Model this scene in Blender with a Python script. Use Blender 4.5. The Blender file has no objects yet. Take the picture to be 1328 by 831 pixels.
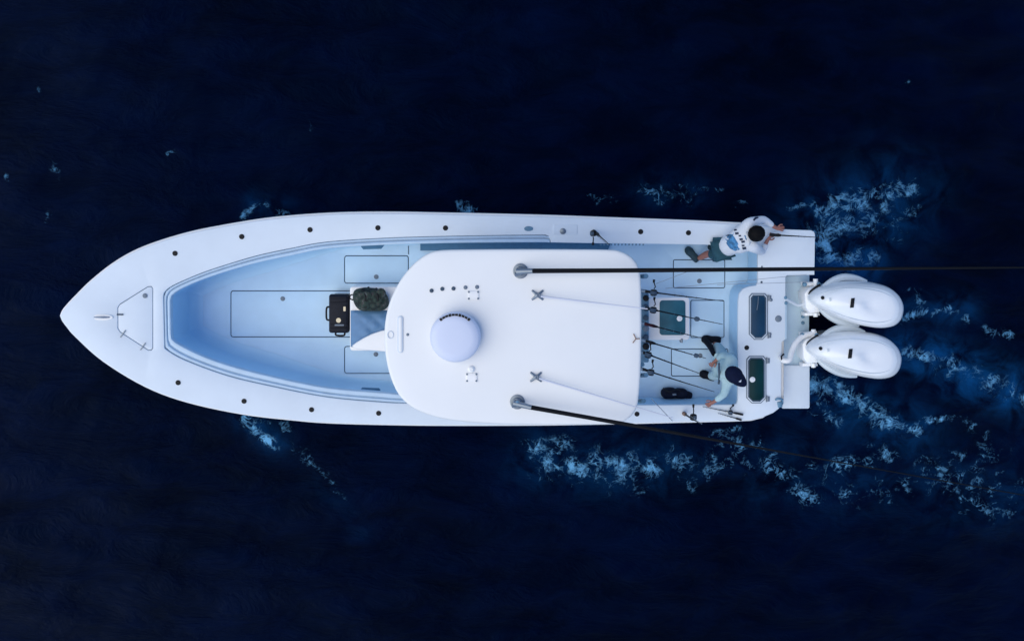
import bpy, bmesh, math, random
import numpy as np
from mathutils import Vector, Matrix, noise as mnoise
from mathutils.geometry import delaunay_2d_cdt
random.seed(7); rng = np.random.default_rng(7)
scene = bpy.context.scene
col = scene.collection

# ------------------------------------------------------------------ camera
CAM = Vector((0.0, 1.66, 14.4)); TGT = Vector((0.0, 0.0, 1.0))
FPX = 1200.0
cd = bpy.data.cameras.new('camera'); cam = bpy.data.objects.new('camera', cd); col.objects.link(cam)
cam.location = CAM
FW = (TGT - CAM).normalized(); RT = Vector((1, 0, 0)); UP = RT.cross(FW)
cam.rotation_euler = Matrix((RT, UP, -FW)).transposed().to_euler()
cd.sensor_fit = 'HORIZONTAL'; cd.sensor_width = 36.0; cd.lens = 36.0 * FPX / 1328.0
cd.clip_start = 0.1; cd.clip_end = 20000
scene.camera = cam

# ------------------------------------------------------------------ sky, sun, exposure
SUN_EL, SUN_AZ = 55.0, 200.0          # azimuth: direction the light comes from, degrees from +x, counter-clockwise
w = bpy.data.worlds.new('World'); scene.world = w; w.use_nodes = True
nt = w.node_tree; nt.nodes.clear()
sky = nt.nodes.new('ShaderNodeTexSky'); sky.sky_type = 'NISHITA'; sky.sun_disc = False
sky.sun_elevation = math.radians(SUN_EL); sky.sun_rotation = math.radians(90 - SUN_AZ)
sky.air_density = 1.0; sky.dust_density = 0.0; sky.ozone_density = 10.0
bg = nt.nodes.new('ShaderNodeBackground'); bg.inputs['Strength'].default_value = 0.095
wo = nt.nodes.new('ShaderNodeOutputWorld')
nt.links.new(sky.outputs[0], bg.inputs[0]); nt.links.new(bg.outputs[0], wo.inputs[0])
sl = bpy.data.lights.new('sun', 'SUN'); sl.energy = 1.5; sl.angle = math.radians(80); sl.color = (1.0, 0.90, 0.68)
so = bpy.data.objects.new('sun', sl); col.objects.link(so)
a, e = math.radians(SUN_AZ), math.radians(SUN_EL)
so.rotation_euler = Vector((math.cos(a) * math.cos(e), math.sin(a) * math.cos(e), math.sin(e))).to_track_quat('Z', 'Y').to_euler()
so.location = (0, 0, 30)
vs = scene.view_settings; vs.view_transform = 'Standard'; vs.look = 'None'; vs.exposure = 0.93; vs.gamma = 1.0
vs.use_curve_mapping = False

# ------------------------------------------------------------------ pixel -> place
def P(px, py, z):
    d = RT * ((px - 664.0) / FPX) + UP * (-(py - 415.5) / FPX) + FW
    return CAM + d * ((z - CAM.z) / d.z)
def PL(pts, z): return [P(x, y, z(x) if callable(z) else z) for x, y in pts]
def gz(px): return 1.0 + 0.38 * (max(0.0, 800 - px) / 720.0) ** 1.6     # sheer of the deck edge
FZ = 0.38                                                               # cockpit sole

# ------------------------------------------------------------------ materials
def new_mat(name):
    m = bpy.data.materials.new(name); m.use_nodes = True
    t = m.node_tree; b = t.nodes['Principled BSDF']; return m, t, b
def mat(name, c, rough=0.4, metal=0.0, var=0.06, vscale=3.0, bump=0.0, bscale=60.0, coat=0.0, spec=0.5, bdist=0.004):
    m, t, b = new_mat(name)
    b.inputs['Roughness'].default_value = rough; b.inputs['Metallic'].default_value = metal
    b.inputs['Coat Weight'].default_value = coat; b.inputs['Specular IOR Level'].default_value = spec
    tc = t.nodes.new('ShaderNodeTexCoord')
    n = t.nodes.new('ShaderNodeTexNoise'); n.inputs['Scale'].default_value = vscale; n.inputs['Detail'].default_value = 6
    t.links.new(tc.outputs['Object'], n.inputs['Vector'])
    r = t.nodes.new('ShaderNodeValToRGB'); r.color_ramp.elements[0].position = 0.3; r.color_ramp.elements[1].position = 0.7
    r.color_ramp.elements[0].color = (*[x * (1 - var) for x in c], 1); r.color_ramp.elements[1].color = (*[min(1, x * (1 + var)) for x in c], 1)
    t.links.new(n.outputs['Fac'], r.inputs[0]); t.links.new(r.outputs[0], b.inputs['Base Color'])
    if bump:
        n2 = t.nodes.new('ShaderNodeTexNoise'); n2.inputs['Scale'].default_value = bscale; n2.inputs['Detail'].default_value = 3
        t.links.new(tc.outputs['Object'], n2.inputs['Vector'])
        bp = t.nodes.new('ShaderNodeBump'); bp.inputs['Strength'].default_value = bump; bp.inputs['Distance'].default_value = bdist
        t.links.new(n2.outputs['Fac'], bp.inputs['Height']); t.links.new(bp.outputs[0], b.inputs['Normal'])
    return m
M = {}
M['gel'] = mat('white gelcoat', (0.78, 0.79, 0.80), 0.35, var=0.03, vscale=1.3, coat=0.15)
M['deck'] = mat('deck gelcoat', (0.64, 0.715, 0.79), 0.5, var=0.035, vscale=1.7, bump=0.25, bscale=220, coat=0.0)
M['top'] = mat('hardtop gelcoat', (0.75, 0.765, 0.775), 0.38, var=0.02, vscale=1.0)
M['floor'] = mat('pale blue non-skid sole', (0.50, 0.70, 0.88), 0.6, var=0.05, vscale=2.5, bump=0.5, bscale=260)
M['liner'] = mat('pale blue cockpit liner', (0.42, 0.66, 0.86), 0.5, var=0.04, vscale=2.0)
M['bolster'] = mat('grey blue vinyl', (0.46, 0.60, 0.74), 0.5, var=0.05, vscale=6, bump=0.2, bscale=150)
M['cushion'] = mat('quilted blue grey vinyl', (0.085, 0.20, 0.37), 0.55, var=0.08, vscale=9, bump=0.2, bscale=200)
M['seal'] = mat('dark rubber seal', (0.06, 0.09, 0.13), 0.7, var=0.1, spec=0.12)
M['black'] = mat('black plastic', (0.012, 0.013, 0.016), 0.45, var=0.15, vscale=20, spec=0.12)
M['steel'] = mat('polished steel', (0.26, 0.30, 0.36), 0.35, metal=0.9, var=0.05, vscale=15)
M['alu'] = mat('brushed aluminium', (0.20, 0.24, 0.29), 0.4, metal=0.7, var=0.08, vscale=15)
M['carbon'] = mat('black carbon tube', (0.008, 0.009, 0.012), 0.35, var=0.1, vscale=30, spec=0.04)
M['grey'] = mat('mid grey plastic', (0.15, 0.19, 0.24), 0.5, var=0.08, vscale=10, spec=0.3)
M['radome'] = mat('pale blue white radome shell', (0.58, 0.63, 0.77), 0.45, var=0.015, vscale=1)
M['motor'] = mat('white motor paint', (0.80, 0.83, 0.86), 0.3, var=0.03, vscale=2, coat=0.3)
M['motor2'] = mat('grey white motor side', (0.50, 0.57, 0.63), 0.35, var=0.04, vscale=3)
M['glass1'] = mat('dark blue tinted acrylic', (0.010, 0.045, 0.095), 0.4, var=0.2, vscale=3, spec=0.15)
M['glass2'] = mat('dark green tinted acrylic', (0.003, 0.032, 0.038), 0.4, var=0.25, vscale=3, spec=0.12)
M['glass3'] = mat('teal tinted acrylic', (0.03, 0.13, 0.18), 0.4, var=0.25, vscale=4, spec=0.15)
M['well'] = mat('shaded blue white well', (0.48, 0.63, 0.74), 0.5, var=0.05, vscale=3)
M['rim'] = mat('pale grey blue trim', (0.55, 0.62, 0.70), 0.5)
M['step'] = mat('slate blue step pad and floor shade', (0.045, 0.15, 0.27), 0.7, var=0.08, vscale=12)  # step pads, and the painted shade strip on the starboard floor
M['tray'] = mat('blue tackle tray', (0.10, 0.22, 0.33), 0.5, var=0.2, vscale=14)
M['wind'] = mat('smoked windshield', (0.03, 0.04, 0.05), 0.08)
M['line'] = mat('grey fishing line', (0.25, 0.28, 0.33), 0.5)
M['whip'] = mat('pale grey fibreglass whip', (0.55, 0.58, 0.68), 0.5)
M['cork'] = mat('brown cork', (0.22, 0.13, 0.09), 0.8, var=0.2, vscale=60)
M['redgrip'] = mat('dark red grip', (0.06, 0.012, 0.018), 0.6, spec=0.12)
M['gold'] = mat('pale gold sticker', (0.72, 0.62, 0.42), 0.5)
M['case'] = mat('black case shell', (0.008, 0.011, 0.020), 0.4, var=0.2, vscale=30, bump=0.2, bscale=200, spec=0.12)
M['skin'] = mat('skin', (0.30, 0.125, 0.095), 0.5, var=0.08, vscale=12)
M['hair'] = mat('black hair', (0.003, 0.003, 0.004), 0.7, var=0.3, vscale=60, bump=0.6, bscale=120, spec=0.12)
M['shirt'] = mat('white shirt cloth', (0.62, 0.66, 0.72), 0.85, var=0.04, vscale=8, bump=0.5, bscale=14, bdist=0.02)
M['print'] = mat('blue shirt print', (0.045, 0.17, 0.34), 0.85, var=0.6, vscale=22)
M['ink'] = mat('navy ink', (0.022, 0.035, 0.07), 0.8, spec=0.12)
M['shorts'] = mat('dark teal shorts cloth', (0.028, 0.082, 0.11), 0.9, var=0.15, vscale=10, bump=0.5, bscale=16, bdist=0.02, spec=0.12)
M['shoe'] = mat('dark slate shoe', (0.03, 0.06, 0.08), 0.7, var=0.2, vscale=25, spec=0.12)
M['shoe2'] = mat('black shoe', (0.006, 0.008, 0.014), 0.7, var=0.2, vscale=25, spec=0.12)
M['sun'] = mat('pale teal cloth', (0.36, 0.52, 0.57), 0.9, var=0.07, vscale=8, bump=0.6, bscale=13, bdist=0.025)
M['navy'] = mat('navy cap cloth', (0.004, 0.008, 0.030), 0.85, var=0.2, vscale=30, spec=0.12)
M['bagdark'] = mat('dark navy nylon', (0.008, 0.012, 0.028), 0.75, var=0.3, vscale=14, bump=0.6, bscale=30, bdist=0.01, spec=0.12)
# camouflage cloth
m, t, b = new_mat('camouflage cloth'); M['camo'] = m
tc = t.nodes.new('ShaderNodeTexCoord'); n = t.nodes.new('ShaderNodeTexNoise'); n.inputs['Scale'].default_value = 16; n.inputs['Detail'].default_value = 3
t.links.new(tc.outputs['Object'], n.inputs['Vector'])
r = t.nodes.new('ShaderNodeValToRGB'); r.color_ramp.interpolation = 'CONSTANT'
els = r.color_ramp.elements; els[0].position = 0; els[0].color = (0.006, 0.012, 0.011, 1); els[1].position = 0.44; els[1].color = (0.014, 0.032, 0.028, 1)
for p_, c_ in ((0.52, (0.026, 0.042, 0.032, 1)), (0.59, (0.036, 0.034, 0.034, 1)), (0.66, (0.07, 0.09, 0.085, 1))):
    el = els.new(p_); el.color = c_
t.links.new(n.outputs['Fac'], r.inputs[0]); t.links.new(r.outputs[0], b.inputs['Base Color']); b.inputs['Roughness'].default_value = 0.9

# ------------------------------------------------------------------ object helpers
from mathutils.bvhtree import BVHTree
def bvh_of(o, T): return BVHTree.FromPolygons([v.co + T.base for v in o.data.vertices], [tuple(p.vertices) for p in o.data.polygons])
def stamp_vf(px_loop, tree, z0, lift=.004):
    """patch with the given outline laid onto a surface (straight down from height z0)"""
    pts = ccw([P(x, y, z0) for x, y in px_loop]); cxp = sum((p for p in pts), Vector()) / len(pts); V_ = []
    rg_ = [pts] + [[cxp + (p - cxp) * q_ for p in pts] for q_ in (.75, .5, .25)] + [[cxp]]
    for p in [p for r_ in rg_ for p in r_]:
        d = (p - CAM).normalized(); hit, nrm, _, _ = tree.ray_cast(CAM, d)
        V_.append((hit + nrm * lift) if hit is not None else None)
    ok = [p for p in V_ if p is not None]
    if not ok: return None
    V_ = [p if p is not None else min(ok, key=lambda q_: (q_ - cxp).length) for p in V_]
    n_ = len(pts); F_ = []
    for k in range(3):
        for i_ in range(n_): j_ = (i_ + 1) % n_; F_.append((k * n_ + i_, k * n_ + j_, (k + 1) * n_ + j_, (k + 1) * n_ + i_))
    F_ += [(3 * n_ + i_, 3 * n_ + (i_ + 1) % n_, 4 * n_) for i_ in range(n_)]
    return V_, F_
class Thing:
    def __init__(s, name, base, label, cat, group=None):
        s.base = Vector(base)
        o = bpy.data.objects.new(name, None); col.objects.link(o); o.location = s.base
        o.empty_display_size = 0.2
        o['label'] = label; o['category'] = cat
        if group: o['group'] = group
        s.o = o
def shade(me, ang=38):
    me.polygons.foreach_set('use_smooth', [True] * len(me.polygons))
    me.set_sharp_from_angle(angle=math.radians(ang))
def add(name, vf, material, T, parent=None, ang=38, label=None):
    """one mesh object from (verts, faces) in world coordinates, child of the thing T or of one of its parts"""
    v, f = vf
    me = bpy.data.meshes.new(name)
    me.from_pydata([tuple(Vector(p) - T.base) for p in v], [], f); me.validate(); me.update()
    bm = bmesh.new(); bm.from_mesh(me); bmesh.ops.recalc_face_normals(bm, faces=bm.faces); bm.to_mesh(me); bm.free()
    shade(me, ang)
    me.materials.append(M[material])
    o = bpy.data.objects.new(name, me); col.objects.link(o); o.parent = parent or T.o
    if label: o['label'] = label
    return o
def inst(name, me, T, loc, rot=(0, 0, 0), parent=None, scale=(1, 1, 1)):
    o = bpy.data.objects.new(name, me); col.objects.link(o); o.parent = parent or T.o
    o.location = Vector(loc) - T.base; o.rotation_euler = rot; o.scale = scale
    return o
def join(*vfs):
    V, F = [], []
    for v, f in vfs:
        k = len(V); V += [Vector(p) for p in v]; F += [tuple(i + k for i in q) for q in f]
    return V, F
def area2(l): return sum(l[i - 1][0] * l[i][1] - l[i][0] * l[i - 1][1] for i in range(len(l)))
def ccw(l): return list(l) if area2(l) > 0 else list(reversed(l))
def offs(loop, d):
    """closed loop (ccw) moved inwards by d in the xy plane, z kept"""
    n = len(loop); out = []
    for i in range(n):
        p0, p, p1 = loop[i - 1], loop[i], loop[(i + 1) % n]
        e0 = Vector((p[0] - p0[0], p[1] - p0[1])); e1 = Vector((p1[0] - p[0], p1[1] - p[1]))
        if e0.length < 1e-9: e0 = e1
        if e1.length < 1e-9: e1 = e0
        e0 = e0.normalized(); e1 = e1.normalized()
        n0 = Vector((-e0.y, e0.x)); n1 = Vector((-e1.y, e1.x)); nn = n0 + n1
        if nn.length < 1e-6: nn = n0
        nn.normalize(); k = 1.0 / max(0.5, nn.dot(n0))
        out.append(Vector((p[0] + nn.x * d * k, p[1] + nn.y * d * k, p[2])))
    return out
def fill(loops):
    """triangles of the first loop minus the others; indices into the concatenated loops"""
    pts, edges, k = [], [], 0
    for l in loops:
        pts += [Vector((p[0], p[1])) for p in l]; edges += [(k + i, k + (i + 1) % len(l)) for i in range(len(l))]; k += len(l)
    v, e_, f, ov, oe, of = delaunay_2d_cdt(pts, edges, [], 1, 1e-7)
    mp = [o[0] if o else None for o in ov]
    def inside(x, y, l):
        c_ = False
        for i in range(len(l)):
            x0, y0, x1, y1 = l[i - 1][0], l[i - 1][1], l[i][0], l[i][1]
            if (y0 > y) != (y1 > y) and x < (x1 - x0) * (y - y0) / (y1 - y0) + x0: c_ = not c_
        return c_
    out = []
    for q in f:
        cx_ = sum(v[i].x for i in q) / 3; cy_ = sum(v[i].y for i in q) / 3
        if inside(cx_, cy_, loops[0]) and not any(inside(cx_, cy_, l) for l in loops[1:]) and all(mp[i] is not None for i in q): out.append(tuple(mp[i] for i in q))
    return out
def rings(rs, cap_top=False, cap_bot=False):
    V, F = [], []; n = len(rs[0])
    for r_ in rs: V += [Vector(p) for p in r_]
    for k in range(len(rs) - 1):
        for i in range(n):
            j = (i + 1) % n
            F.append((k * n + i, k * n + j, (k + 1) * n + j, (k + 1) * n + i))
    if cap_top: F += [tuple(i + (len(rs) - 1) * n for i in q) for q in fill([rs[-1]])]
    if cap_bot: F += [tuple(reversed(q)) for q in fill([rs[0]])]
    return V, F
def dz(l, d): return [Vector((p[0], p[1], p[2] + d)) for p in l]
def slab(loop, thick, r=0.008, cap_bot=False):
    """plate whose top lies at the loop, with a rounded top edge"""
    l = ccw(loop)
    return rings([dz(l, -thick), dz(l, -r), dz(offs(l, 0.3 * r), -0.3 * r), offs(l, r)], True, cap_bot)
def slab_holes(outer, holes, thick, r=0.01):
    o = ccw(outer); hs = [ccw(h) for h in holes]
    V, F = [], []
    tops = []
    for l, s in [(o, 1)] + [(h, -1) for h in hs]:
        rs = [dz(l, -thick), dz(l, -r), dz(offs(l, s * 0.3 * r), -0.3 * r), offs(l, s * r)]
        v, f = rings(rs); k = len(V); V += v; F += [tuple(i + k for i in q) for q in f]
        tops.append((k + 3 * len(l), rs[-1]))
    idx = []
    for k, l in tops: idx += [k + i for i in range(len(l))]
    F += [tuple(idx[i] for i in q) for q in fill([l for _, l in tops])]
    return V, F
def spline(pts, n, closed=False):
    """Catmull-Rom through pts, n samples per span"""
    P_ = [Vector(p) for p in pts]; N = len(P_); out = []
    for i in range(N if closed else N - 1):
        if closed: a_, b_, c_, d_ = P_[i - 1], P_[i], P_[(i + 1) % N], P_[(i + 2) % N]
        else: a_, b_, c_, d_ = P_[max(0, i - 1)], P_[i], P_[i + 1], P_[min(N - 1, i + 2)]
        for k in range(n):
            t_ = k / n
            out.append(0.5 * ((2 * b_) + (c_ - a_) * t_ + (2 * a_ - 5 * b_ + 4 * c_ - d_) * t_ ** 2 + (3 * b_ - a_ - 3 * c_ + d_) * t_ ** 3))
    if not closed: out.append(P_[-1])
    return out
def resample(pts, n):
    L = [0.0]
    for i in range(1, len(pts)): L.append(L[-1] + (pts[i] - pts[i - 1]).length)
    out = []; j = 0
    for k in range(n):
        s = L[-1] * k / (n - 1)
        while j < len(L) - 2 and L[j + 1] < s: j += 1
        t_ = (s - L[j]) / max(1e-9, L[j + 1] - L[j]); out.append(pts[j].lerp(pts[j + 1], min(1, t_)))
    return out
def rrect(x0, y0, x1, y1, r, n=4):
    out = []
    for cx, cy, a0 in ((x1 - r, y1 - r, 0), (x0 + r, y1 - r, 90), (x0 + r, y0 + r, 180), (x1 - r, y0 + r, 270)):
        for k in range(n + 1):
            a_ = math.radians(a0 + 90 * k / n); out.append((cx + r * math.cos(a_), cy + r * math.sin(a_)))
    return out
def circ(c, r, n=20):
    c = Vector(c); return [c + Vector((r * math.cos(2 * math.pi * k / n), r * math.sin(2 * math.pi * k / n), 0)) for k in range(n)]
def lathe(c, prof, n=20, top=True, bot=False):
    c = Vector(c); return rings([circ(c + Vector((0, 0, h)), r_, n) for r_, h in prof], top, bot)
def tube(pts, r, n=8, caps=True):
    pts = [Vector(p) for p in pts]; N = len(pts)
    rr = r if isinstance(r, (list, tuple)) else [r] * N
    V, F = [], []; prev = None
    for i, p in enumerate(pts):
        d = (pts[min(i + 1, N - 1)] - pts[max(i - 1, 0)]).normalized()
        if prev is None:
            u = d.cross(Vector((0, 0, 1)))
            if u.length < 0.05: u = d.cross(Vector((1, 0, 0)))
        else: u = prev - d * prev.dot(d)
        u.normalize(); prev = u; v = d.cross(u)
        for k in range(n):
            a_ = 2 * math.pi * k / n; V.append(p + (u * math.cos(a_) + v * math.sin(a_)) * rr[i])
    for i in range(N - 1):
        for k in range(n):
            F.append((i * n + k, i * n + (k + 1) % n, (i + 1) * n + (k + 1) % n, (i + 1) * n + k))
    if caps: F += [tuple(range(n - 1, -1, -1)), tuple((N - 1) * n + k for k in range(n))]
    return V, F
def lerp_pts(a_, b_, n): a_, b_ = Vector(a_), Vector(b_); return [a_.lerp(b_, k / (n - 1)) for k in range(n)]
def box(c, sx, sy, sz, rotz=0.0, bev=0.0):
    """box with bevelled vertical and top edges, centre of its base at c"""
    b_ = bev or 0.0001; c = Vector(c); R = Matrix.Rotation(rotz, 3, 'Z')
    l = [R @ Vector((x, y, 0)) + c for x, y in rrect(-sx / 2, -sy / 2, sx / 2, sy / 2, max(bev, 0.001), 3)]
    l = ccw(l)
    if bev: return rings([l, dz(l, sz - bev), dz(offs(l, 0.3 * bev), sz - 0.3 * bev), dz(offs(l, bev * 0.99), sz)], True, True)
    return rings([l, dz(l, sz)], True, True)
def mesh_of(name, vf, material, ang=38):
    me = bpy.data.meshes.new(name); me.from_pydata([tuple(p) for p in vf[0]], [], vf[1]); me.validate(); me.update()
    bm = bmesh.new(); bm.from_mesh(me); bmesh.ops.recalc_face_normals(bm, faces=bm.faces); bm.to_mesh(me); bm.free()
    shade(me, ang); me.materials.append(M[material]); return me

# ================================================================== WATER
def axis(lo, hi, step, far):
    c = list(np.arange(lo, hi + 1e-6, step)); s = step; x = c[-1]; up = []
    while x < far: s *= 1.22; x += s; up.append(x)
    s = step; x = c[0]; dn = []
    while x > -far: s *= 1.22; x -= s; dn.append(x)
    return np.array(list(reversed(dn)) + c + up)
xs = axis(-11.0, 11.0, 0.045, 6000); ys = axis(-8.0, 8.5, 0.045, 6000)
X, Y = np.meshgrid(xs, ys)
fade = np.exp(-(np.maximum(0, np.abs(X) - 9) / 12) ** 2 - (np.maximum(0, np.abs(Y) - 7) / 12) ** 2)
Z = np.zeros_like(X)
for k in range(56):
    lam = 0.35 * (5.5 / 0.35) ** rng.random()
    th = math.radians(-70 + rng.normal(0, 32)); kk = 2 * math.pi / lam
    ph = rng.random() * 6.283; amp = 0.0032 * lam ** 0.95
    q = np.sin(kk * (X * math.cos(th) + Y * math.sin(th)) + ph + 0.7 * np.sin(0.9 * X + 1.3 * Y + k))
    Z += amp * (1 - np.abs(q) * 1.2 if k % 3 == 0 else q)
Z = (Z - Z.mean()) * fade
foam = np.zeros_like(X); mist = np.zeros_like(X)
def splash(arr, x0, y0, x1, y1, wpx, amt):
    """soft capsule in photograph pixels, on the water surface"""
    a_, b_ = P(x0, y0, 0), P(x1, y1, 0); wd = wpx * 1.25 / 83.0
    d = b_ - a_; L2 = max(1e-6, d.x * d.x + d.y * d.y)
    t_ = np.clip(((X - a_.x) * d.x + (Y - a_.y) * d.y) / L2, 0, 1)
    r2 = (X - a_.x - t_ * d.x) ** 2 + (Y - a_.y - t_ * d.y) ** 2
    np.maximum(arr, amt * np.exp(-r2 / (2 * wd * wd)), out=arr)
for s in [(1062, 300, 1075, 335, 9, .95), (1070, 275, 1120, 262, 11, .75), (1085, 290, 1150, 275, 17, .60), (1120, 258, 1185, 243, 8, .70),
          (1020, 270, 1062, 266, 3, .70), (1065, 330, 1130, 338, 10, .62), (1150, 300, 1180, 270, 14, .40),
          (838, 250, 895, 252, 8, .55), (850, 260, 890, 262, 5, .55), (895, 243, 935, 246, 4, .5), (765, 255, 800, 262, 5, .5), (955, 268, 985, 262, 6, .45),
          (1172, 412, 1225, 400, 4, .75), (1225, 398, 1255, 415, 4, .8), (1175, 372, 1200, 392, 6, .45), (1280, 430, 1310, 434, 5, .6),
          (1175, 455, 1240, 478, 7, .62), (1240, 478, 1320, 505, 13, .5), (1285, 490, 1325, 515, 8, .6),
          (1058, 500, 1110, 520, 10, .75), (1110, 520, 1150, 545, 9, .75), (1150, 545, 1190, 558, 6, .8), (1060, 530, 1090, 545, 10, .45),
          (1195, 545, 1240, 540, 4, .65), (1255, 550, 1280, 565, 7, .42),
          (690, 582, 735, 600, 11, .72), (715, 600, 770, 612, 11, .72), (770, 595, 845, 608, 11, .72), (725, 575, 745, 585, 8, .6), (870, 592, 912, 608, 10, .66), (885, 620, 895, 635, 5, .5),
          (700, 610, 830, 620, 14, .42), (940, 580, 990, 575, 8, .5), (930, 600, 1000, 600, 12, .42), (920, 560, 960, 555, 5, .5),
          (1000, 600, 1030, 625, 10, .66), (1030, 630, 1055, 650, 8, .66), (1090, 605, 1150, 585, 10, .55), (1105, 595, 1125, 600, 8, .6), (1060, 610, 1100, 640, 12, .45),
          (1200, 610, 1310, 640, 18, .44), (1215, 600, 1290, 590, 14, .42), (1250, 650, 1300, 660, 12, .48), (1130, 640, 1200, 630, 14, .38),
          (316, 282, 330, 268, 3, .9), (330, 268, 350, 266, 3, .7), (350, 275, 372, 278, 4, .5), (595, 270, 612, 272, 6, .6),
          (318, 542, 335, 560, 6, .85), (335, 560, 357, 578, 5, .85), (340, 545, 372, 552, 6, .55), (395, 596, 425, 612, 5, .6), (425, 615, 445, 650, 4, .45), (370, 570, 395, 590, 7, .4),
          (70, 205, 78, 240, 4, .42), (60, 290, 66, 275, 3, .42), (12, 228, 14, 235, 3, .5), (212, 205, 222, 200, 5, .45), (397, 158, 402, 164, 4, .5), (1175, 105, 1178, 108, 2, .6), (48, 115, 50, 116, 2, .55)]:
    splash(foam, *s)
for s in [(1066, 322, 1105, 338, 20, 1.0), (1065, 300, 1150, 265, 32, .45), (1180, 455, 1320, 510, 18, .75), (1060, 510, 1180, 555, 22, .45), (1172, 400, 1250, 405, 12, .35),
          (700, 595, 850, 605, 22, .28), (1000, 605, 1120, 620, 30, .18), (1200, 620, 1310, 640, 34, .16), (320, 545, 360, 575, 10, .4), (330, 270, 370, 275, 10, .3),
          (380, 590, 470, 690, 10, .06), (840, 250, 900, 255, 12, .25), (870, 595, 915, 606, 14, .25)]:
    splash(mist, *s)
Z += 0.012 * foam
nx, ny = len(xs), len(ys)
me = bpy.data.meshes.new('water')
me.vertices.add(nx * ny); me.vertices.foreach_set('co', np.stack([X, Y, Z], -1).astype(np.float32).ravel())
ii = np.arange(nx * ny).reshape(ny, nx)
quads = np.stack([ii[:-1, :-1], ii[:-1, 1:], ii[1:, 1:], ii[1:, :-1]], -1).reshape(-1, 4).astype(np.int32)
nf = len(quads); me.loops.add(nf * 4); me.loops.foreach_set('vertex_index', quads.ravel())
me.polygons.add(nf); me.polygons.foreach_set('loop_start', np.arange(0, nf * 4, 4, dtype=np.int32))
me.polygons.foreach_set('use_smooth', np.ones(nf, dtype=bool)); me.update()
for nm, arr in (('foam', foam), ('mist', mist)):
    at_ = me.attributes.new(nm, 'FLOAT', 'POINT'); at_.data.foreach_set('value', arr.astype(np.float32).ravel())
m, t, b = new_mat('dark sea water'); me.materials.append(m)
N_ = t.nodes.new; Lk = t.links.new
def math_(op, a_, b_=None, clamp=False):
    n_ = N_('ShaderNodeMath'); n_.operation = op; n_.use_clamp = clamp
    for i_, v_ in ((0, a_), (1, b_)):
        if v_ is None: continue
        if isinstance(v_, (int, float)): n_.inputs[i_].default_value = v_
        else: Lk(v_, n_.inputs[i_])
    return n_.outputs[0]
def smooth_(v_, lo, hi):
    n_ = N_('ShaderNodeMapRange'); n_.interpolation_type = 'SMOOTHSTEP'; Lk(v_, n_.inputs[0])
    n_.inputs[1].default_value = lo; n_.inputs[2].default_value = hi; return n_.outputs[0]
def noise_(scale, detail, dist=0.0, rough=0.5):
    n_ = N_('ShaderNodeTexNoise'); n_.inputs['Scale'].default_value = scale; n_.inputs['Detail'].default_value = detail
    n_.inputs['Distortion'].default_value = dist; n_.inputs['Roughness'].default_value = rough
    Lk(tc.outputs['Object'], n_.inputs['Vector']); return n_.outputs['Fac']
tc = N_('ShaderNodeTexCoord')
af = N_('ShaderNodeAttribute'); af.attribute_name = 'foam'; am = N_('ShaderNodeAttribute'); am.attribute_name = 'mist'
n1 = noise_(3.3, 4, 1.3, 0.55); n2 = noise_(8.5, 4, 0.8, 0.55)
ridge = math_('SUBTRACT', 1.0, math_('MULTIPLY', math_('ABSOLUTE', math_('SUBTRACT', n1, 0.5)), 9.0), True)
ridge2 = math_('SUBTRACT', 1.0, math_('MULTIPLY', math_('ABSOLUTE', math_('SUBTRACT', n2, 0.52)), 8.0), True)
blot = noise_(4.2, 5, 0.5, 0.62); spk = noise_(11.0, 3, 0.2, 0.6)
lace = math_('MAXIMUM', ridge, math_('MULTIPLY', ridge2, 0.9))
v_ = math_('ADD', math_('MULTIPLY', af.outputs['Fac'], 1.3), math_('MULTIPLY', math_('SUBTRACT', lace, 1.0), 0.85))
v_ = math_('ADD', v_, math_('MULTIPLY', math_('SUBTRACT', blot, 0.5), 2.6))
v_ = math_('ADD', v_, math_('MULTIPLY', math_('SUBTRACT', spk, 0.5), 0.7))
fm = smooth_(v_, 0.35, 1.25)
fm = math_('MULTIPLY', fm, smooth_(af.outputs['Fac'], 0.06, 0.3))
ms = math_('MULTIPLY', am.outputs['Fac'], smooth_(noise_(2.2, 6, 0.8, 0.6), 0.32, 0.75))
mp = N_('ShaderNodeMapping'); mp.inputs['Scale'].default_value = (0.55, 1.25, 1); mp.inputs['Rotation'].default_value = (0, 0, 0.25); Lk(tc.outputs['Object'], mp.inputs[0])
rip = N_('ShaderNodeTexNoise'); rip.inputs['Scale'].default_value = 1.5; rip.inputs['Detail'].default_value = 9; rip.inputs['Roughness'].default_value = 0.68; rip.inputs['Distortion'].default_value = 0.5; Lk(mp.outputs[0], rip.inputs['Vector'])
big = math_('ADD', math_('MULTIPLY', smooth_(noise_(0.3, 3, 0.3), 0.3, 0.7), 0.4), math_('MULTIPLY', smooth_(rip.outputs['Fac'], 0.34, 0.72), 0.6))
c0 = N_('ShaderNodeMix'); c0.data_type = 'RGBA'; Lk(big, c0.inputs[0])
c0.inputs[6].default_value = (0.00005, 0.0002, 0.0016, 1); c0.inputs[7].default_value = (0.0004, 0.0028, 0.0180, 1)
c1 = N_('ShaderNodeMix'); c1.data_type = 'RGBA'; Lk(ms, c1.inputs[0]); Lk(c0.outputs[2], c1.inputs[6]); c1.inputs[7].default_value = (0.004, 0.075, 0.24, 1)
c2 = N_('ShaderNodeMix'); c2.data_type = 'RGBA'; Lk(fm, c2.inputs[0]); Lk(c1.outputs[2], c2.inputs[6]); c2.inputs[7].default_value = (0.13, 0.37, 0.62, 1)
Lk(c2.outputs[2], b.inputs['Base Color'])
rg = N_('ShaderNodeMapRange'); Lk(fm, rg.inputs[0]); rg.inputs[3].default_value = 0.27; rg.inputs[4].default_value = 0.7; Lk(rg.outputs[0], b.inputs['Roughness'])
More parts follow.
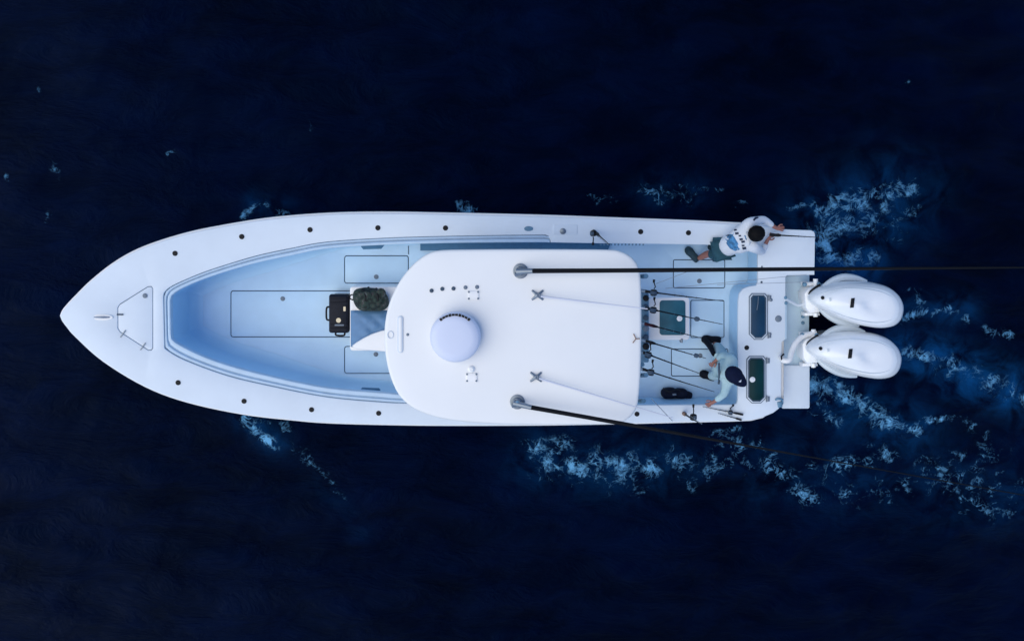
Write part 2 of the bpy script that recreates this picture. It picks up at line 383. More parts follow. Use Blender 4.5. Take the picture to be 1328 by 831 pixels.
b.inputs['Specular IOR Level'].default_value = 0.06; b.inputs['Specular Tint'].default_value = (0.05, 0.28, 1.0, 1)
h_ = math_('ADD', math_('MULTIPLY', rip.outputs['Fac'], 1.0), math_('MULTIPLY', fm, 0.25))
bp = N_('ShaderNodeBump'); bp.inputs['Strength'].default_value = 0.8; bp.inputs['Distance'].default_value = 0.12
Lk(h_, bp.inputs['Height']); Lk(bp.outputs[0], b.inputs['Normal'])
wat = bpy.data.objects.new('water', me); col.objects.link(wat); wat['kind'] = 'structure'

# ================================================================== BOAT
B = Thing('fishing_boat', (0, 0, 0), 'long white centre console fishing boat with hardtop and two outboard motors', 'boat')
star = [(77.5, 410), (80, 404), (86, 396.5), (96, 386), (118, 364.5), (150, 340), (186.5, 321.2), (240.6, 304), (294.7, 293), (352, 284.2), (424, 278.5), (496.6, 277),
        (580, 278.3), (700, 281), (800, 284.6), (900, 288.3), (956, 291)]
port = [(77.5, 410), (80, 416), (86, 424), (96, 435.5), (132, 467.6), (186.4, 500.5), (240.6, 520.7), (312.8, 536.3), (380, 544.2), (424.4, 547.8), (496.6, 550),
        (580, 551), (700, 550.6), (800, 549), (884, 547), (947.6, 545.5)]
stc = spline([(x, y, 0) for x, y in star], 5); poc = spline([(x, y, 0) for x, y in port], 5)
starW = [P(p.x, p.y, gz(p.x)) for p in stc]; portW = [P(p.x, p.y, gz(p.x)) for p in poc]
aft_s = [(980, 292), (1000, 294), (1012, 297.2), (1052, 298.7), (1056, 300.5), (1057.3, 304), (1056.5, 356.5), (1021, 357), (1019, 359), (1018.5, 440), (1014, 444), (1013, 526)]
aft_p = [(1010, 530), (1003, 535.3), (990, 540.8), (975, 544.4)]
aftW = PL(aft_s + aft_p, 1.0)
outer = starW + aftW + list(reversed(portW))[:-1]
# openings of the deck
groove_s = [(211.5, 386), (213, 379), (222.5, 371), (248, 359.3), (276.7, 348.5), (331, 332), (380, 321.4), (424, 313.6), (497, 308.7), (580, 306.2), (660, 305), (707, 304.6)]
groove_p = [(213, 449), (216, 454), (240.6, 467.7), (295, 487.5), (352, 501), (424, 515), (496.6, 521.7), (529, 523), (600, 524.8), (707, 525.5)]
inner_s = [(221, 386), (223.5, 382.5), (233, 375.6), (258, 364.3), (294.7, 351.8), (335, 340.5), (380, 331), (424, 322.5), (496.6, 317.8), (580, 315.4), (660, 314.6), (707, 314.4)]
inner_p = [(222, 437), (224, 441), (233, 447), (258, 459.5), (294.7, 473), (352, 488), (424, 502.6), (496.6, 509), (525.5, 511.6), (600, 514.5), (707, 516)]
aft_in = [(714, 314.5), (790, 315.8), (860, 316.6), (910, 317.4), (979, 318.5), (983, 321), (983, 366), (981, 370), (972, 371.3), (963.5, 374.5), (959, 381), (957.5, 390), (957, 450), (957, 519), (955.5, 523), (951, 524.6), (827, 525.2), (714, 526)]
def curve_w(pts, n=4): return [P(p.x, p.y, gz(p.x)) for p in spline([(x, y, 0) for x, y in pts], n)]
gs, gp, is_, ip_ = curve_w(groove_s), curve_w(groove_p), curve_w(inner_s), curve_w(inner_p)
aiW = PL(aft_in, gz)
hole = list(reversed(gp)) + gs + [P(711.5, 306, gz(711)), P(713.5, 311, gz(713))] + aiW
inner = list(reversed(ip_)) + is_ + aiW
# anchor locker hatch opening
anchor = [(152.3, 399), (155, 394.5), (191.5, 371.5), (196, 371.2), (198.2, 374), (198.2, 451.5), (196, 454.3), (192, 454.2), (155.5, 430.5), (152.5, 426)]
anchW = PL(anchor, lambda x: gz(x))
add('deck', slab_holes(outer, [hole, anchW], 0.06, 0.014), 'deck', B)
# hull loft
def hull_ring(zrel, ks, kb, rake, zabs=None):
    out = []
    loop = starW + PL([(1006, 292.5), (1014, 297), (1018, 305), (1017, 520)], 1.0) + PL(aft_p[:1] + aft_p[1:], 1.0) + list(reversed(portW))[:-1]
    for p in loop:
        u = min(1.0, max(0.0, (p.x + 6.9) / 9.0)); yc = 0.035 * (1 - u) - 0.02 * u
        k = kb + (ks - kb) * min(1, u * 1.5) ** 0.7
        z = p.z + zrel if zabs is None else zabs
        out.append(Vector((p.x + rake * (1 - u) ** 2, yc + (p.y - yc) * k, z)))
    return out
add('hull', rings([hull_ring(-0.03, .990, .985, 0.01), hull_ring(-0.10, .985, .95, 0.06), hull_ring(0, .975, .80, .35, .62), hull_ring(0, .965, .62, .75, .25),
                   hull_ring(0, .95, .45, 1.15, -0.1), hull_ring(0, .5, .15, 1.5, -0.45)], True, False), 'gel', B, ang=50)
rl = ccw(outer)
xe = P(1003, 400, 1.0).x; rin = offs(rl, 0.012)
def rail(d, h): return [Vector((*(b_ if a_.x > xe else a_)[:2], a_.z + h)) for a_, b_ in zip(offs(rl, d), rin)]
add('rub_rail', rings([rail(0.012, -0.10), rail(-0.022, -0.095), rail(-0.030, -0.075), rail(-0.022, -0.055), rail(0.004, -0.052)]), 'gel', B)
# quarter block that carries the starboard corner of the deck
add('quarter_block', slab(PL([(992, 298), (1048, 301.5), (1052, 306), (1051, 352), (992, 352)], 0.935), 0.62, 0.01, True), 'gel', B)
# cockpit liner and sole
wl = ccw(inner)
fl = [Vector((p.x, p.y, FZ - 0.02)) for p in offs(wl, 0.015)]
def cove(h, t_):
    o1, o2 = offs(wl, -0.012), offs(wl, 0.17); out = []
    for p, q in zip(o1, o2):
        k_ = min(1.0, max(0.3, (-1.9 - p.x) / 1.8)) if p.x < 0.9 else 0.0; out.append(Vector((p.x + (q.x - p.x) * t_ * k_, p.y + (q.y - p.y) * t_ * k_, FZ + .003 + 0.17 * h)))
    return out
add('cockpit_liner', rings([dz(offs(wl, -0.010), -0.02), dz(offs(wl, -0.012), -0.10)] + [cove(1 - math.sin(a_), 1 - math.cos(a_)) for a_ in [math.pi / 2 * k / 6 for k in range(7)]]), 'liner', B, ang=60)
hatches = [('floor_hatch', (299.5, 377.3, 462, 436.8), 3), ('floor_hatch', (447, 331.8, 529.5, 367.2), 3), ('floor_hatch', (447, 449.2, 540, 484), 3),
           ('floor_hatch', (873.5, 337, 940, 373.2), 2), ('floor_hatch', (896, 389.5, 939, 437.5), 2), ('floor_hatch', (871, 452.5, 944, 487.5), 2)]
hl = [ccw(PL(rrect(*h[1], h[2]), FZ)) for h in hatches]
floor_loop = [Vector((p.x, p.y, FZ)) for p in offs(wl, -0.06)]
add('cockpit_floor', slab_holes(floor_loop, [offs(l, -0.008) for l in hl], 0.03, 0.004), 'floor', B)
add('hatch_gutter', slab([Vector((p.x, p.y, FZ - 0.02)) for p in offs(wl, -0.05)], 0.02, 0.004), 'seal', B)
latch_px = [(366.7, 387.3), (488, 359), (487.5, 459.3), (907, 364.5), (903, 413.5), (908, 461)]
for l, lp in zip(hl, latch_px):
    h = add('floor_hatch', slab(offs(l, 0.006), 0.018, 0.004), 'floor', B)
    c = P(*lp, FZ + 0.001)
    add('latch', join(lathe(c, [(0.036, 0), (0.036, 0.003), (0.030, 0.005)], 18), lathe(c + Vector((0, 0, .0055)), [(0.018, 0), (0.016, 0.003)], 12)), 'grey', B, h)
add('side_shade', slab(PL([(545, 314.5), (700, 312.5), (790, 314), (792, 316), (788, 325), (545, 325)], FZ + .05), .045, .008, True), 'step', B)  # dark strip added as painted shade on the floor beside the hardtop
# floor seam lines near the console
for a_, b_ in (((529.7, 319), (529.7, 330)), ((450, 333.2), (450, 333.2))):
    if a_ != b_: add('floor_seam', tube([P(*a_, FZ + .002), P(*b_, FZ + .002)], 0.006, 6), 'seal', B)
# anchor hatch
ah = add('anchor_hatch', slab(dz(offs(ccw(anchW), 0.008), -0.004), 0.03, 0.005), 'deck', B)
add('gutter', slab(dz(offs(ccw(anchW), -0.02), -0.035), 0.02, 0.002), 'seal', B, ah)
c = P(188, 383.5, gz(188)); add('latch', join(lathe(c, [(0.034, 0), (0.034, 0.004), (0.028, 0.007)], 18), lathe(c + Vector((.004, 0, .007)), [(0.017, 0), (0.015, 0.003)], 12)), 'grey', B, ah)
for (x, y), dx, dy in (((159.3, 432.8), 3.2, -4.5), ((185.3, 449.2), 3.2, -4.5)):
    add('hinge', tube([P(x - dx, y - dy, gz(x) + .004), P(x, y, gz(x) + .010), P(x + dx, y + dy, gz(x) + .004)], 0.008, 6), 'alu', B, ah)
add('pull', box(P(155.7, 407.8, gz(155)), 0.09, 0.02, 0.012, 0, 0.004), 'seal', B, ah)
# bow cleat, folded
c = P(132.5, 411.3, gz(132))
cl = add('bow_cleat', slab([Vector((c.x + .155 * math.cos(k * .2618), c.y + .045 * math.sin(k * .2618), c.z + .008)) for k in range(24)], 0.02, 0.006), 'gel', B)
add('horn', tube([c + Vector((-.11, 0, .012)), c + Vector((-.03, 0, .03)), c + Vector((.03, 0, .03)), c + Vector((.11, 0, .012))], [.008, .014, .014, .008], 8), 'steel', B, cl)
# coaming bolster along both sides of the bow cockpit
xt = [P(713, y_, gz(713)) for y_ in (525.8, 306.5, 516, 314.6)]
go = resample([xt[0]] + list(reversed(gp)) + gs + [xt[1]], 150); gi = resample([xt[2]] + list(reversed(ip_)) + is_ + [xt[3]], 150)
prof = [(0.03, -0.06), (0.06, -0.022), (0.16, -0.010), (0.32, -0.012), (0.42, -0.045), (0.50, -0.045), (0.58, -0.004), (0.75, 0.004), (0.93, 0.0), (1.0, -0.02), (1.0, -0.09)]
V, F = [], []
for i in range(150):
    for t_, h in prof: V.append(go[i].lerp(gi[i], t_) + Vector((0, 0, h)))
k = len(prof)
for i in range(149):
    for j in range(k - 1): F.append((i * k + j, (i + 1) * k + j, (i + 1) * k + j + 1, i * k + j + 1))
F += [tuple(range(k)), tuple(149 * k + j for j in range(k))]
add('coaming_bolster', (V, F), 'bolster', B, ang=30)
# toe steps on the liner, drains of the bow wall
for q in ([(466, 317.5), (499, 316.8), (494, 322.8), (471, 323.6)], [(463, 510.6), (497, 512.5), (491, 503.8), (469, 503)]):
    add('side_step', slab(PL(q, 0.92), 0.05, 0.008, True), 'step', B)
# flush rod holders in the deck
rh = mesh_of('rod_holder', join(lathe((0, 0, 0), [(0.047, 0.0), (0.046, 0.006), (0.036, 0.009)], 18), lathe((0, 0, 0.004), [(0.034, 0), (0.034, 0.0065)], 16)), 'black')
for x, y in ((227, 328.6), (313.5, 307), (402, 298), (490, 295.6), (577.7, 295.8), (830.8, 300.6), (892.8, 302), (231, 496), (316.5, 520), (404, 531), (491, 535.6), (826, 536.6)):
    o = inst('rod_holder', rh, B, P(x, y, gz(x) - 0.001), (0, 0, random.random() * 3), scale=(0.8, 0.8, 1))
c = P(685.5, 296.6, gz(685)); add('fuel_cap', slab([Vector((c.x + .065 * math.cos(k * .3142), c.y + .036 * math.sin(k * .3142), c.z + .008)) for k in range(20)], .012, .005), 'tray', B)
f_ = add('deck_fitting', slab(PL(rrect(717, 291.5, 749, 304.5, 2), lambda x: gz(x) + .004), .006, .002), 'deck', B)
c = P(730, 300, gz(730) + .004); add('cap', lathe(c, [(.045, 0), (.043, .008), (.02, .014)], 16), 'alu', B, f_)
for k in range(13): inst('snap', bpy.data.meshes.get('snap_mesh') or mesh_of('snap_mesh', lathe((0, 0, 0), [(.014, 0), (.010, .006)], 8), 'tray'), B, P(779 + 4.6 * k, 317.2, gz(800) - .02))

# ---- console, front seat, leaning post (mostly under the hardtop)
st = add('front_seat', slab(PL(rrect(453.5, 371.5, 560, 455, 4), 0.80), 0.45, 0.025, True), 'gel', B)
cw, ch = 26, 18
ql = [P(455 + (540 - 455) * i / cw, 402.5 + (449.5 - 402.5) * j / ch, 0.80) for j in range(ch + 1) for i in range(cw + 1)]
V, F = [], []
for j in range(ch + 1):
    for i in range(cw + 1):
        u, v = i / cw * 8, j / ch * 5; q = abs(math.sin(math.pi * (u + v) / 2)) * abs(math.sin(math.pi * (u - v) / 2))
        ed = min(1, 4 * min(i / cw, 1 - i / cw, ), 4 * min(j / ch, 1 - j / ch))
        V.append(ql[j * (cw + 1) + i] + Vector((0, 0, 0.012 + 0.05 * ed ** 0.4 + 0.034 * q * ed)))
for j in range(ch):
    for i in range(cw): k = j * (cw + 1) + i; F.append((k, k + 1, k + cw + 2, k + cw + 1))
add('cushion', (V, F), 'cushion', B, st)
arm = [(456, 448.5), (462, 444), (471, 438.5), (482, 433), (494, 429), (508, 426), (540, 424), (545, 440), (545, 458), (505, 456.5), (480, 454.5), (462, 452.5)]
add('seat_side', slab(PL(arm, 0.925), 0.10, 0.02, True), 'gel', B, st)
con = add('console', rings([PL(rrect(530, 378, 640, 447, 10), FZ + .001), PL(rrect(535, 381, 640, 449, 10), 1.05), PL(rrect(556, 386, 638, 452, 10), 1.42)], True), 'gel', B)
add('windshield', rings([PL(rrect(552, 386, 600, 454, 8), 1.43), PL(rrect(572, 391, 606, 457, 8), 1.95)]), 'wind', B, con)
c = P(645, 412, 1.25)
add('steering_wheel', tube([c + Vector((0.05 * math.cos(k * .3927), 0.19 * math.sin(k * .3927), 0.18 * math.cos(k * .3927))) for k in range(17)], .014, 6, False), 'steel', B, con)
lpst = add('leaning_post', slab(PL(rrect(742, 385, 842.5, 452, 4), 0.97), 0.6, 0.02, True), 'gel', B)
add('seat_cushion', slab(PL(rrect(748, 384, 800, 455, 5), 1.10), 0.13, 0.03, True), 'cushion', B, lpst)
add('tackle_tray', slab(PL(rrect(826, 380, 841.5, 470, 2), 1.02), 0.045, 0.008, True), 'tray', B, lpst)
add('tray_shelf', slab(PL(rrect(826, 453, 841, 470, 2), 0.955), 0.3, 0.008, True), 'gel', B, lpst)
for y, rr_ in ((386.5, .045), (399, .05), (412, .04), (426, .045), (437, .04), (449, .05)):
    c = P(837.5, y, 1.02); add('tray_item', lathe(c, [(rr_, 0), (rr_, .03), (rr_ * .8, .045), (rr_ * .35, .05)], 12), random.choice(['seal', 'grey', 'alu', 'black']), B, lpst)
lw = add('livewell_box', slab(PL(rrect(841, 385.5, 894.5, 441, 4), 0.90), 0.53, 0.02, True), 'gel', B)
ld = add('livewell_lid', slab(PL(rrect(855.5, 389.5, 889, 434.5, 4), 0.912), 0.01, 0.004), 'glass3', B, lw)
c = P(881.3, 413, 0.914); add('latch', join(lathe(c, [(.042, 0), (.040, .008), (.034, .009)], 18), lathe(c + Vector((0, 0, .009)), [(.015, 0), (.012, .006)], 10)), 'gel', B, lw)
add('lid_hinge', box(P(882.5, 440.5, 0.80), 0.03, 0.06, 0.11, 0, .004), 'alu', B, lw)
# transom livewells
oct_ = lambda x0, y0, x1, y1, k: [(x0 + k * .5, y0), (x1 - k * .5, y0), (x1, y0 + k * .6), (x1, y1 - k), (x1 - k, y1), (x0 + k, y1), (x0, y1 - k), (x0, y0 + k * .6)]
for (x0, y0, x1, y1), g, lid in (((971.3, 380.3, 996, 440.6), 'glass1', 0), ((968, 461.5, 994, 523), 'glass2', 1)):
    fr = add('livewell_frame', slab(PL(oct_(x0, y0, x1, y1, 7), 1.014), 0.016, 0.006), 'grey', B)
    add('frame_lip', slab(PL(oct_(x0 + 1.4, y0 + 1.4, x1 - 1.4, y1 - 1.4, 6), 1.0175), 0.003, 0.001), 'deck', B, fr)
    add('lid_seal', slab(PL(oct_(x0 + 2.2, y0 + 2.2, x1 - 2.2, y1 - 2.2, 6), 1.0205), 0.003, 0.001), 'seal', B, fr)
    add('lid_window', slab(PL(oct_(x0 + 4, y0 + 4, x1 - 4, y1 - 4, 4.5), 1.0245), 0.004, 0.001), g, B, fr)
    for yy in (y0 + 6, y1 - 6):
        add('hinge', join(box(P(x1 + 2, yy, 1.002), 0.045, 0.075, 0.014, 0, .005), tube([P(x1 + .2, yy - 4, 1.018), P(x1 + .2, yy + 4, 1.018)], .009, 6)), 'alu', B, fr)
    if lid:
        c = P(975.8, 492, 1.026)
        add('latch', join(lathe(c, [(.042, 0), (.040, .006), (.030, .008)], 18), lathe(c + Vector((.004, .006, .008)), [(.018, 0), (.014, .006)], 10)), 'gel', B, fr)
    else:
        add('pull_cord', tube([P(983.5, 384.5, 1.03), P(983, 393, 1.033), P(981.6, 402, 1.03)], .006, 6), 'alu', B, fr)
for x, y, r_, mm in ((999.8, 388.9, .026, 'alu'), (998.5, 433, .024, 'alu'), (1009.5, 413.3, .050, 'grey'), (968.4, 450.8, .036, 'black'), (987.5, 366, .016, 'seal'), (988, 346, .014, 'grey')):
    add('deck_fitting', lathe(P(x, y, 1.0), [(r_, 0), (r_ * .95, .006), (r_ * .6, .016), (r_ * .3, .018)], 14), mm, B)
# transom step, motor well, aft platform
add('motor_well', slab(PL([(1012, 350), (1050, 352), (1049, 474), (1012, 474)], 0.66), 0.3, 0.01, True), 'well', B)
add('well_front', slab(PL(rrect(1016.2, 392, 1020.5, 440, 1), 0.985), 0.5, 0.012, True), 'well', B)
add('transom', slab(PL([(1008, 350), (1016.5, 350), (1015.5, 520), (1008, 520)], 0.93), 1.0, 0.01, True), 'gel', B)
add('aft_platform', slab(PL(rrect(1014, 473.6, 1050.3, 529.8, 2.5), 0.72), 0.22, 0.015, True), 'deck', B)
add('grab_handle', join(tube(spline([P(1006, 518, 1.0), P(1009, 517, 1.03), P(1014, 518, 1.0), P(1014.5, 523, .98), P(1011, 527, .95)], 4), .016, 8), box(P(1009.5, 523, .93), .07, .09, .085, .2, .01)), 'tray', B)
hose = spline([P(1013, 463.5, 1.01), P(1016, 467, 1.10), P(1023.5, 466.5, 1.12), P(1027, 455, 1.05), P(1033, 443, 1.0), P(1043, 435, 0.95), P(1058, 432, 0.92)], 6)
hs_ = add('rigging_hose', tube(hose, .042, 12), 'gel', B)
add('hose_clamp', tube([P(1016.5, 459, 1.09), P(1013.2, 462, 1.12), P(1014, 467, 1.11), P(1017, 469.5, 1.08)], .014, 8), 'black', B, hs_)
add('rigging_hose', tube(spline([P(1019, 388, 1.0), P(1027, 392, .93), P(1036, 396, .86), P(1044, 392, .84), P(1050, 380, .86)], 5), .02, 8), 'deck', B)
for x, y in ((1018.5, 386), (1019, 393), (1041, 410.5), (1041, 418.5), (1043, 369), (1043.5, 400)):
    add('well_fitting', lathe(P(x, y, .665 if x > 1030 else .99), [(.026, 0), (.024, .02), (.012, .03)], 10), 'tray', B)

# ---- outboard motors
def motor(dx, dy, dzz):
    T = lambda pts, z: [P(x + dx, y + dy, z) for x, y in pts]
    q = lambda pts: [(940 + x / 4.888, 340 + y / 4.888) for x, y in pts]
    cowl = q([(548, 235), (560, 205), (600, 172), (650, 150), (720, 131), (800, 122), (900, 126), (980, 138), (1050, 164), (1105, 212), (1131, 270), (1130, 320), (1112, 368), (1070, 404), (1000, 418),
              (920, 412), (820, 390), (720, 352), (640, 316), (590, 285), (560, 262)])
    base = ccw([Vector(p) for p in spline([Vector((*T([p], 1.22)[0],)) for p in cowl], 3, True)])
    cx = sum(p.x for p in base) / len(base); cy = sum(p.y for p in base) / len(base)
    def ring(s, z, o=0.0, tilt=0.0):
        l = offs(base, o) if o else base
        return [Vector((cx + (p.x - cx) * s, cy + (p.y - cy) * s, z + tilt * (p.x - cx))) for p in l]
    c_ = add('outboard_motor', rings([ring(.90, .84), ring(.97, .95), ring(1.0, 1.10), ring(.995, 1.20), ring(.96, 1.30, 0, -.02), ring(.89, 1.375, 0, -.04), ring(.815, 1.408, 0, -.05), ring(.80, 1.421, 0, -.05), ring(.65, 1.452, 0, -.055), ring(.45, 1.475, 0, -.06), ring(.25, 1.488, 0, -.06), ring(.10, 1.492, 0, -.06)], True, True), 'motor', B, ang=50)
    # raised top ridge lines and side scoops
    for sgn, pts in ((1, [(600, 178), (640, 145), (690, 115), (745, 97), (800, 97), (850, 105), (900, 122)]), (-1, [(600, 292), (630, 318), (680, 350), (740, 378), (800, 395), (850, 402)])):
        pw = spline([T([p], 1.08)[0] for p in q(pts)], 4)
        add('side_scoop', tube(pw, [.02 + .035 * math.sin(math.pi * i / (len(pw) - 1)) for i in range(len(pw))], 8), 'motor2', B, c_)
    def dens(l, n=6): return [(l[i - 1][0] + (l[i][0] - l[i - 1][0]) * k / n, l[i - 1][1] + (l[i][1] - l[i - 1][1]) * k / n) for i in range(len(l)) for k in range(n)]
    tr = bvh_of(c_, B); qd = lambda pts: [(x + dx, y + dy) for x, y in q(pts)]
    add('badge', stamp_vf(qd(dens([(799, 230), (822, 228), (816, 285), (792, 287)])), tr, 1.45, .012), 'black', B, c_)
    add('cowl_latch', stamp_vf(qd([(622 + 11 * math.cos(k * .6283), 227 + 11 * math.sin(k * .6283)) for k in range(10)]), tr, 1.45, .012), 'black', B, c_)
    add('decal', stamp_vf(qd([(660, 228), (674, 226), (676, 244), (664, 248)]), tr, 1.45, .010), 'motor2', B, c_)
    for pts in ([(585, 207), (650, 185), (760, 167), (880, 169), (990, 188), (1070, 224)], [(600, 270), (680, 309), (800, 353), (920, 379), (1000, 379), (1060, 362)]):
        cr = []
        for p_ in spline([(x, y, 0) for x, y in pts], 8):
            w_ = P(*qd([(p_.x, p_.y)])[0], 1.45); hit, nrm, _, _ = tr.ray_cast(CAM, (w_ - CAM).normalized())
            if hit is not None: cr.append(hit - nrm * .002)
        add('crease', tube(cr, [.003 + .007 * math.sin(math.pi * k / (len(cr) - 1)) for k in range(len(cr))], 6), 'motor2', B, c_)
    # mount
    add('bracket', join(slab(T(q([(505, 200), (528, 168), (580, 150), (620, 158), (640, 290), (600, 320), (540, 325), (512, 290)]), 0.98), .35, .03, True),
                        slab(T(q([(500, 128), (600, 126), (604, 150), (505, 152)]), .90), .16, .02, True), slab(T(q([(505, 322), (600, 316), (606, 338), (505, 342)]), .90), .16, .02, True)), 'motor', B, c_)
    for x, y0, y1 in ((575, 105, 150), (575, 320, 345)): add('bracket_pivot', tube([T(q([(x, y0)]), .93)[0], T(q([(x, y1)]), .93)[0]], .035, 10), 'motor', B, c_)
    for p in ((506, 140), (592, 138)): add('tilt_bolt', lathe(T(q([p]), .95)[0], [(.03, -.03), (.028, .03), (.012, .04)], 10), 'tray', B, c_)
    add('dark_gap', tube(spline([T([p], 1.03)[0] for p in q([(535, 205), (545, 185), (575, 160), (605, 142)])], 4), .018, 8), 'black', B, c_)
    add('midsection', rings([ring(.55, -.5), ring(.6, .3), ring(.8, .88)], False, True), 'motor', B, c_)
motor(0, 0, 0); motor(-2.7, 65.6, 0)

# ---- hardtop
HZ = 2.98
ht = [(574, 324.2), (620, 323.3), (675, 323), (740, 323.2), (790, 323.8), (804, 326), (815, 331), (823, 338), (828, 347), (830.8, 362), (831.8, 400), (831.8, 430), (830.6, 485), (828.2, 515), (826, 527), (821, 536), (813, 543.5), (803, 548.2), (788, 550),
      (740, 550.4), (675, 550), (640, 549), (605, 546.6), (575, 542.5), (552, 536), (532, 526), (517, 511), (507, 490), (501, 466), (499, 446), (499, 424), (502.5, 402), (509, 383), (519, 364), (532, 347), (544, 336), (557, 328)]
hw = ccw([p for p in spline(PL(ht, HZ - 0.035), 3, True)])
hcx = sum(p.x for p in hw) / len(hw); hcy = sum(p.y for p in hw) / len(hw)
def hring(s, z): return [Vector((hcx + (p.x - hcx) * s, hcy + (p.y - hcy) * s, z)) for p in hw]
rs = [dz(offs(hw, .06), -.05), dz(offs(hw, .015), -.045), dz(offs(hw, 0.002), -.025), hw, dz(offs(hw, .006), .014), dz(offs(hw, .018), .024), dz(offs(hw, .04), .029)]
hb = rs[-1]
for s in (.9, .78, .62, .42, .2): rs.append([Vector((hcx + (p.x - hcx) * s, hcy + (p.y - hcy) * s, HZ - .006 + .035 * (1 - s * s))) for p in hb])
top = add('hardtop', rings(rs, True, True), 'top', B, ang=60)
def ttop(px, py):                                           # point on the crowned top
    p = P(px, py, HZ + .01); s2 = min(1, max(abs(p.x - hcx) / 1.6, abs(p.y - hcy) / 1.1)) ** 2
    return P(px, py, HZ - .006 + .035 * (1 - s2))
for a_, b_ in (((556, 352), (575, 372)), ((553, 478), (575, 452)), ((775, 352), (752, 386)), ((772, 482), (752, 447))):
    add('top_leg', tube(spline([P(*b_, FZ), P(b_[0], b_[1], 1.2), P(*a_, 2.6), P(a_[0], a_[1], 2.93)], 4), .03, 10), 'gel', B)
# radome
c = P(590.3, 437.6, 3.2); c.z = HZ + .02; R_ = 0.312
rd = add('radome', lathe(c, [(.24, 0), (.25, .05), (.295, .075), (R_, .12), (R_, .165), (R_ - .012, .20), (R_ - .035, .222), (.2, .236), (.08, .240)], 56), 'radome', B, ang=45)
add('radome_base', lathe(c, [(.262, -.02), (.262, .02), (.235, .045)], 40), 'gel', B, rd)
for k in range(10):                                         # worn dark lettering on the rim of the shell
    a_ = math.radians(53 + 74 * k / 9); r0 = .283; p = c + Vector((r0 * math.cos(a_), r0 * math.sin(a_), .2195))
    wd_, ht_ = (.034, .026) if k % 3 else (.030, .034)
    o = add('letter', box((0, 0, 0), wd_, ht_, .012, 0, 0), 'black', B, rd); o.location = p - Vector((0, 0, 0.003)); o.rotation_euler = (0, 0, a_ - math.pi / 2)
# small fittings on the top
for k, (x, y) in enumerate(((559.6, 377), (573.5, 374.7), (588, 374.2), (603.6, 372.8), (618.6, 372.3))):
    add('cable_gland', lathe(ttop(x, y), [(.026, -.01), (.025, .006), (.012, .016)], 12), 'grey' if k > 2 else 'seal', B, top)
for x, y in ((614, 382.8), (611.7, 489.3)):
    pl = add('mount_plate', slab([ttop(*p) + Vector((0, 0, .010)) for p in rrect(x - 7, y - 5.5, x + 7, y + 5.5, 2)], .02, .004), 'gel', B, top)
    for sx in (-6, 6):
        for sy in (-4.3, 4.3): add('bolt', lathe(ttop(x + sx, y + sy), [(.013, .008), (.012, .016), (.006, .02)], 8), 'grey', B, pl)
add('cable_gland', lathe(ttop(611.5, 478.5), [(.045, -.01), (.042, .012), (.02, .03)], 14), 'top', B, top)
lb = ccw([ttop(*p) + Vector((0, 0, .012)) for p in rrect(515.5, 409.5, 523, 457.5, 3.5)])
add('hatch_rim', slab(lb, .03, .006), 'rim', B, top); add('hatch_panel', slab(dz(offs(lb, .014), .006), .02, .006), 'top', B, top)
add('cable_gland', lathe(ttop(528.7, 433.8), [(.02, -.01), (.018, .008), (.008, .014)], 10), 'grey', B, top)
add('light_ring', tube([ttop(506.5, 434) + Vector((.036 * math.cos(k * .3927), .045 * math.sin(k * .3927), .006)) for k in range(17)], .005, 6, False), 'rim', B, top)
def clamp(x, y, r_=11.0, ms='alu', rot=0.0):
    p = ttop(x, y)
    pts = []
    for a_ in (40, 140, 220, 320):
        v = Vector((math.cos(math.radians(a_) + rot), math.sin(math.radians(a_) + rot), 0)) * .088
        pts.append(tube([p + Vector((0, 0, .035)), p + v + Vector((0, 0, .004))], [.018, .013], 8))
    return join(*pts, box(p, .07, .05, .045, .2, .008))
for (x, y), e_, z1 in (((697, 382.6), (840, 400.5), 3.16), ((695, 488.5), (872, 541.5), 3.12)):
    an = add('antenna_whip', tube(lerp_pts(ttop(x + 4, y + 1) + Vector((0, 0, .06)), P(*e_, z1), 10), [.013 - .0008 * k for k in range(10)], 8), 'whip', B, top)
    add('antenna_mount', clamp(x, y), 'alu', B, top)
p = ttop(824.5, 439)
add('line_clip', join(*[tube([p + Vector((0, 0, .02)), p + Vector((.05 * math.cos(a_), .075 * math.sin(a_), .005))], .006, 6) for a_ in (2.2, 3.9, 0)]), 'cork', B, top)
# outriggers
def outrigger(base, elbow, pts, rads):
    p = ttop(*base)
    o_ = add('outrigger', lathe(p, [(.095, -.01), (.094, .012), (.078, .016), (.076, .012), (.06, .014), (.055, .05), (.03, .06)], 24), 'alu', B)
    h0 = p + Vector((-.045, 0, .07)); h1 = P(*elbow, 3.12)
    add('swivel', join(tube([h0, h1], [.042, .030], 10), tube([p + Vector((0, 0, .03)), p + Vector((0, 0, .09))], .04, 12), tube([p + Vector((-.07, -.04, .06)), p + Vector((.0, -.03, .06))], .026, 8)), 'alu', B, o_)
    add('knob', lathe(p + Vector((.0, .0, .085)), [(.036, 0), (.032, .02), (.014, .03)], 12), 'tray', B, o_)
    V_ = [h1]; R2 = [rads[0]]
    allp = [h1] + [P(*q) for q in pts]
    add('pole', tube(spline(allp, 8), list(np.interp(np.linspace(0, 1, 8 * (len(allp) - 1) + 1), np.linspace(0, 1, len(rads)), rads)), 10), 'carbon', B, o_)
    return o_
outrigger((675, 351.5), (691, 351.3), [(830, 350.6, 3.2), (1057, 348.8, 3.35), (1328, 347, 3.55), (1500, 346, 3.7)], [.030, .027, .023, .010, .006])
outrigger((670.8, 520.8), (689.5, 528.2), [(805, 548.6, 3.2), (1057, 593.5, 3.35), (1328, 641.8, 3.55), (1500, 672.5, 3.7)], [.030, .026, .008, .006, .005])
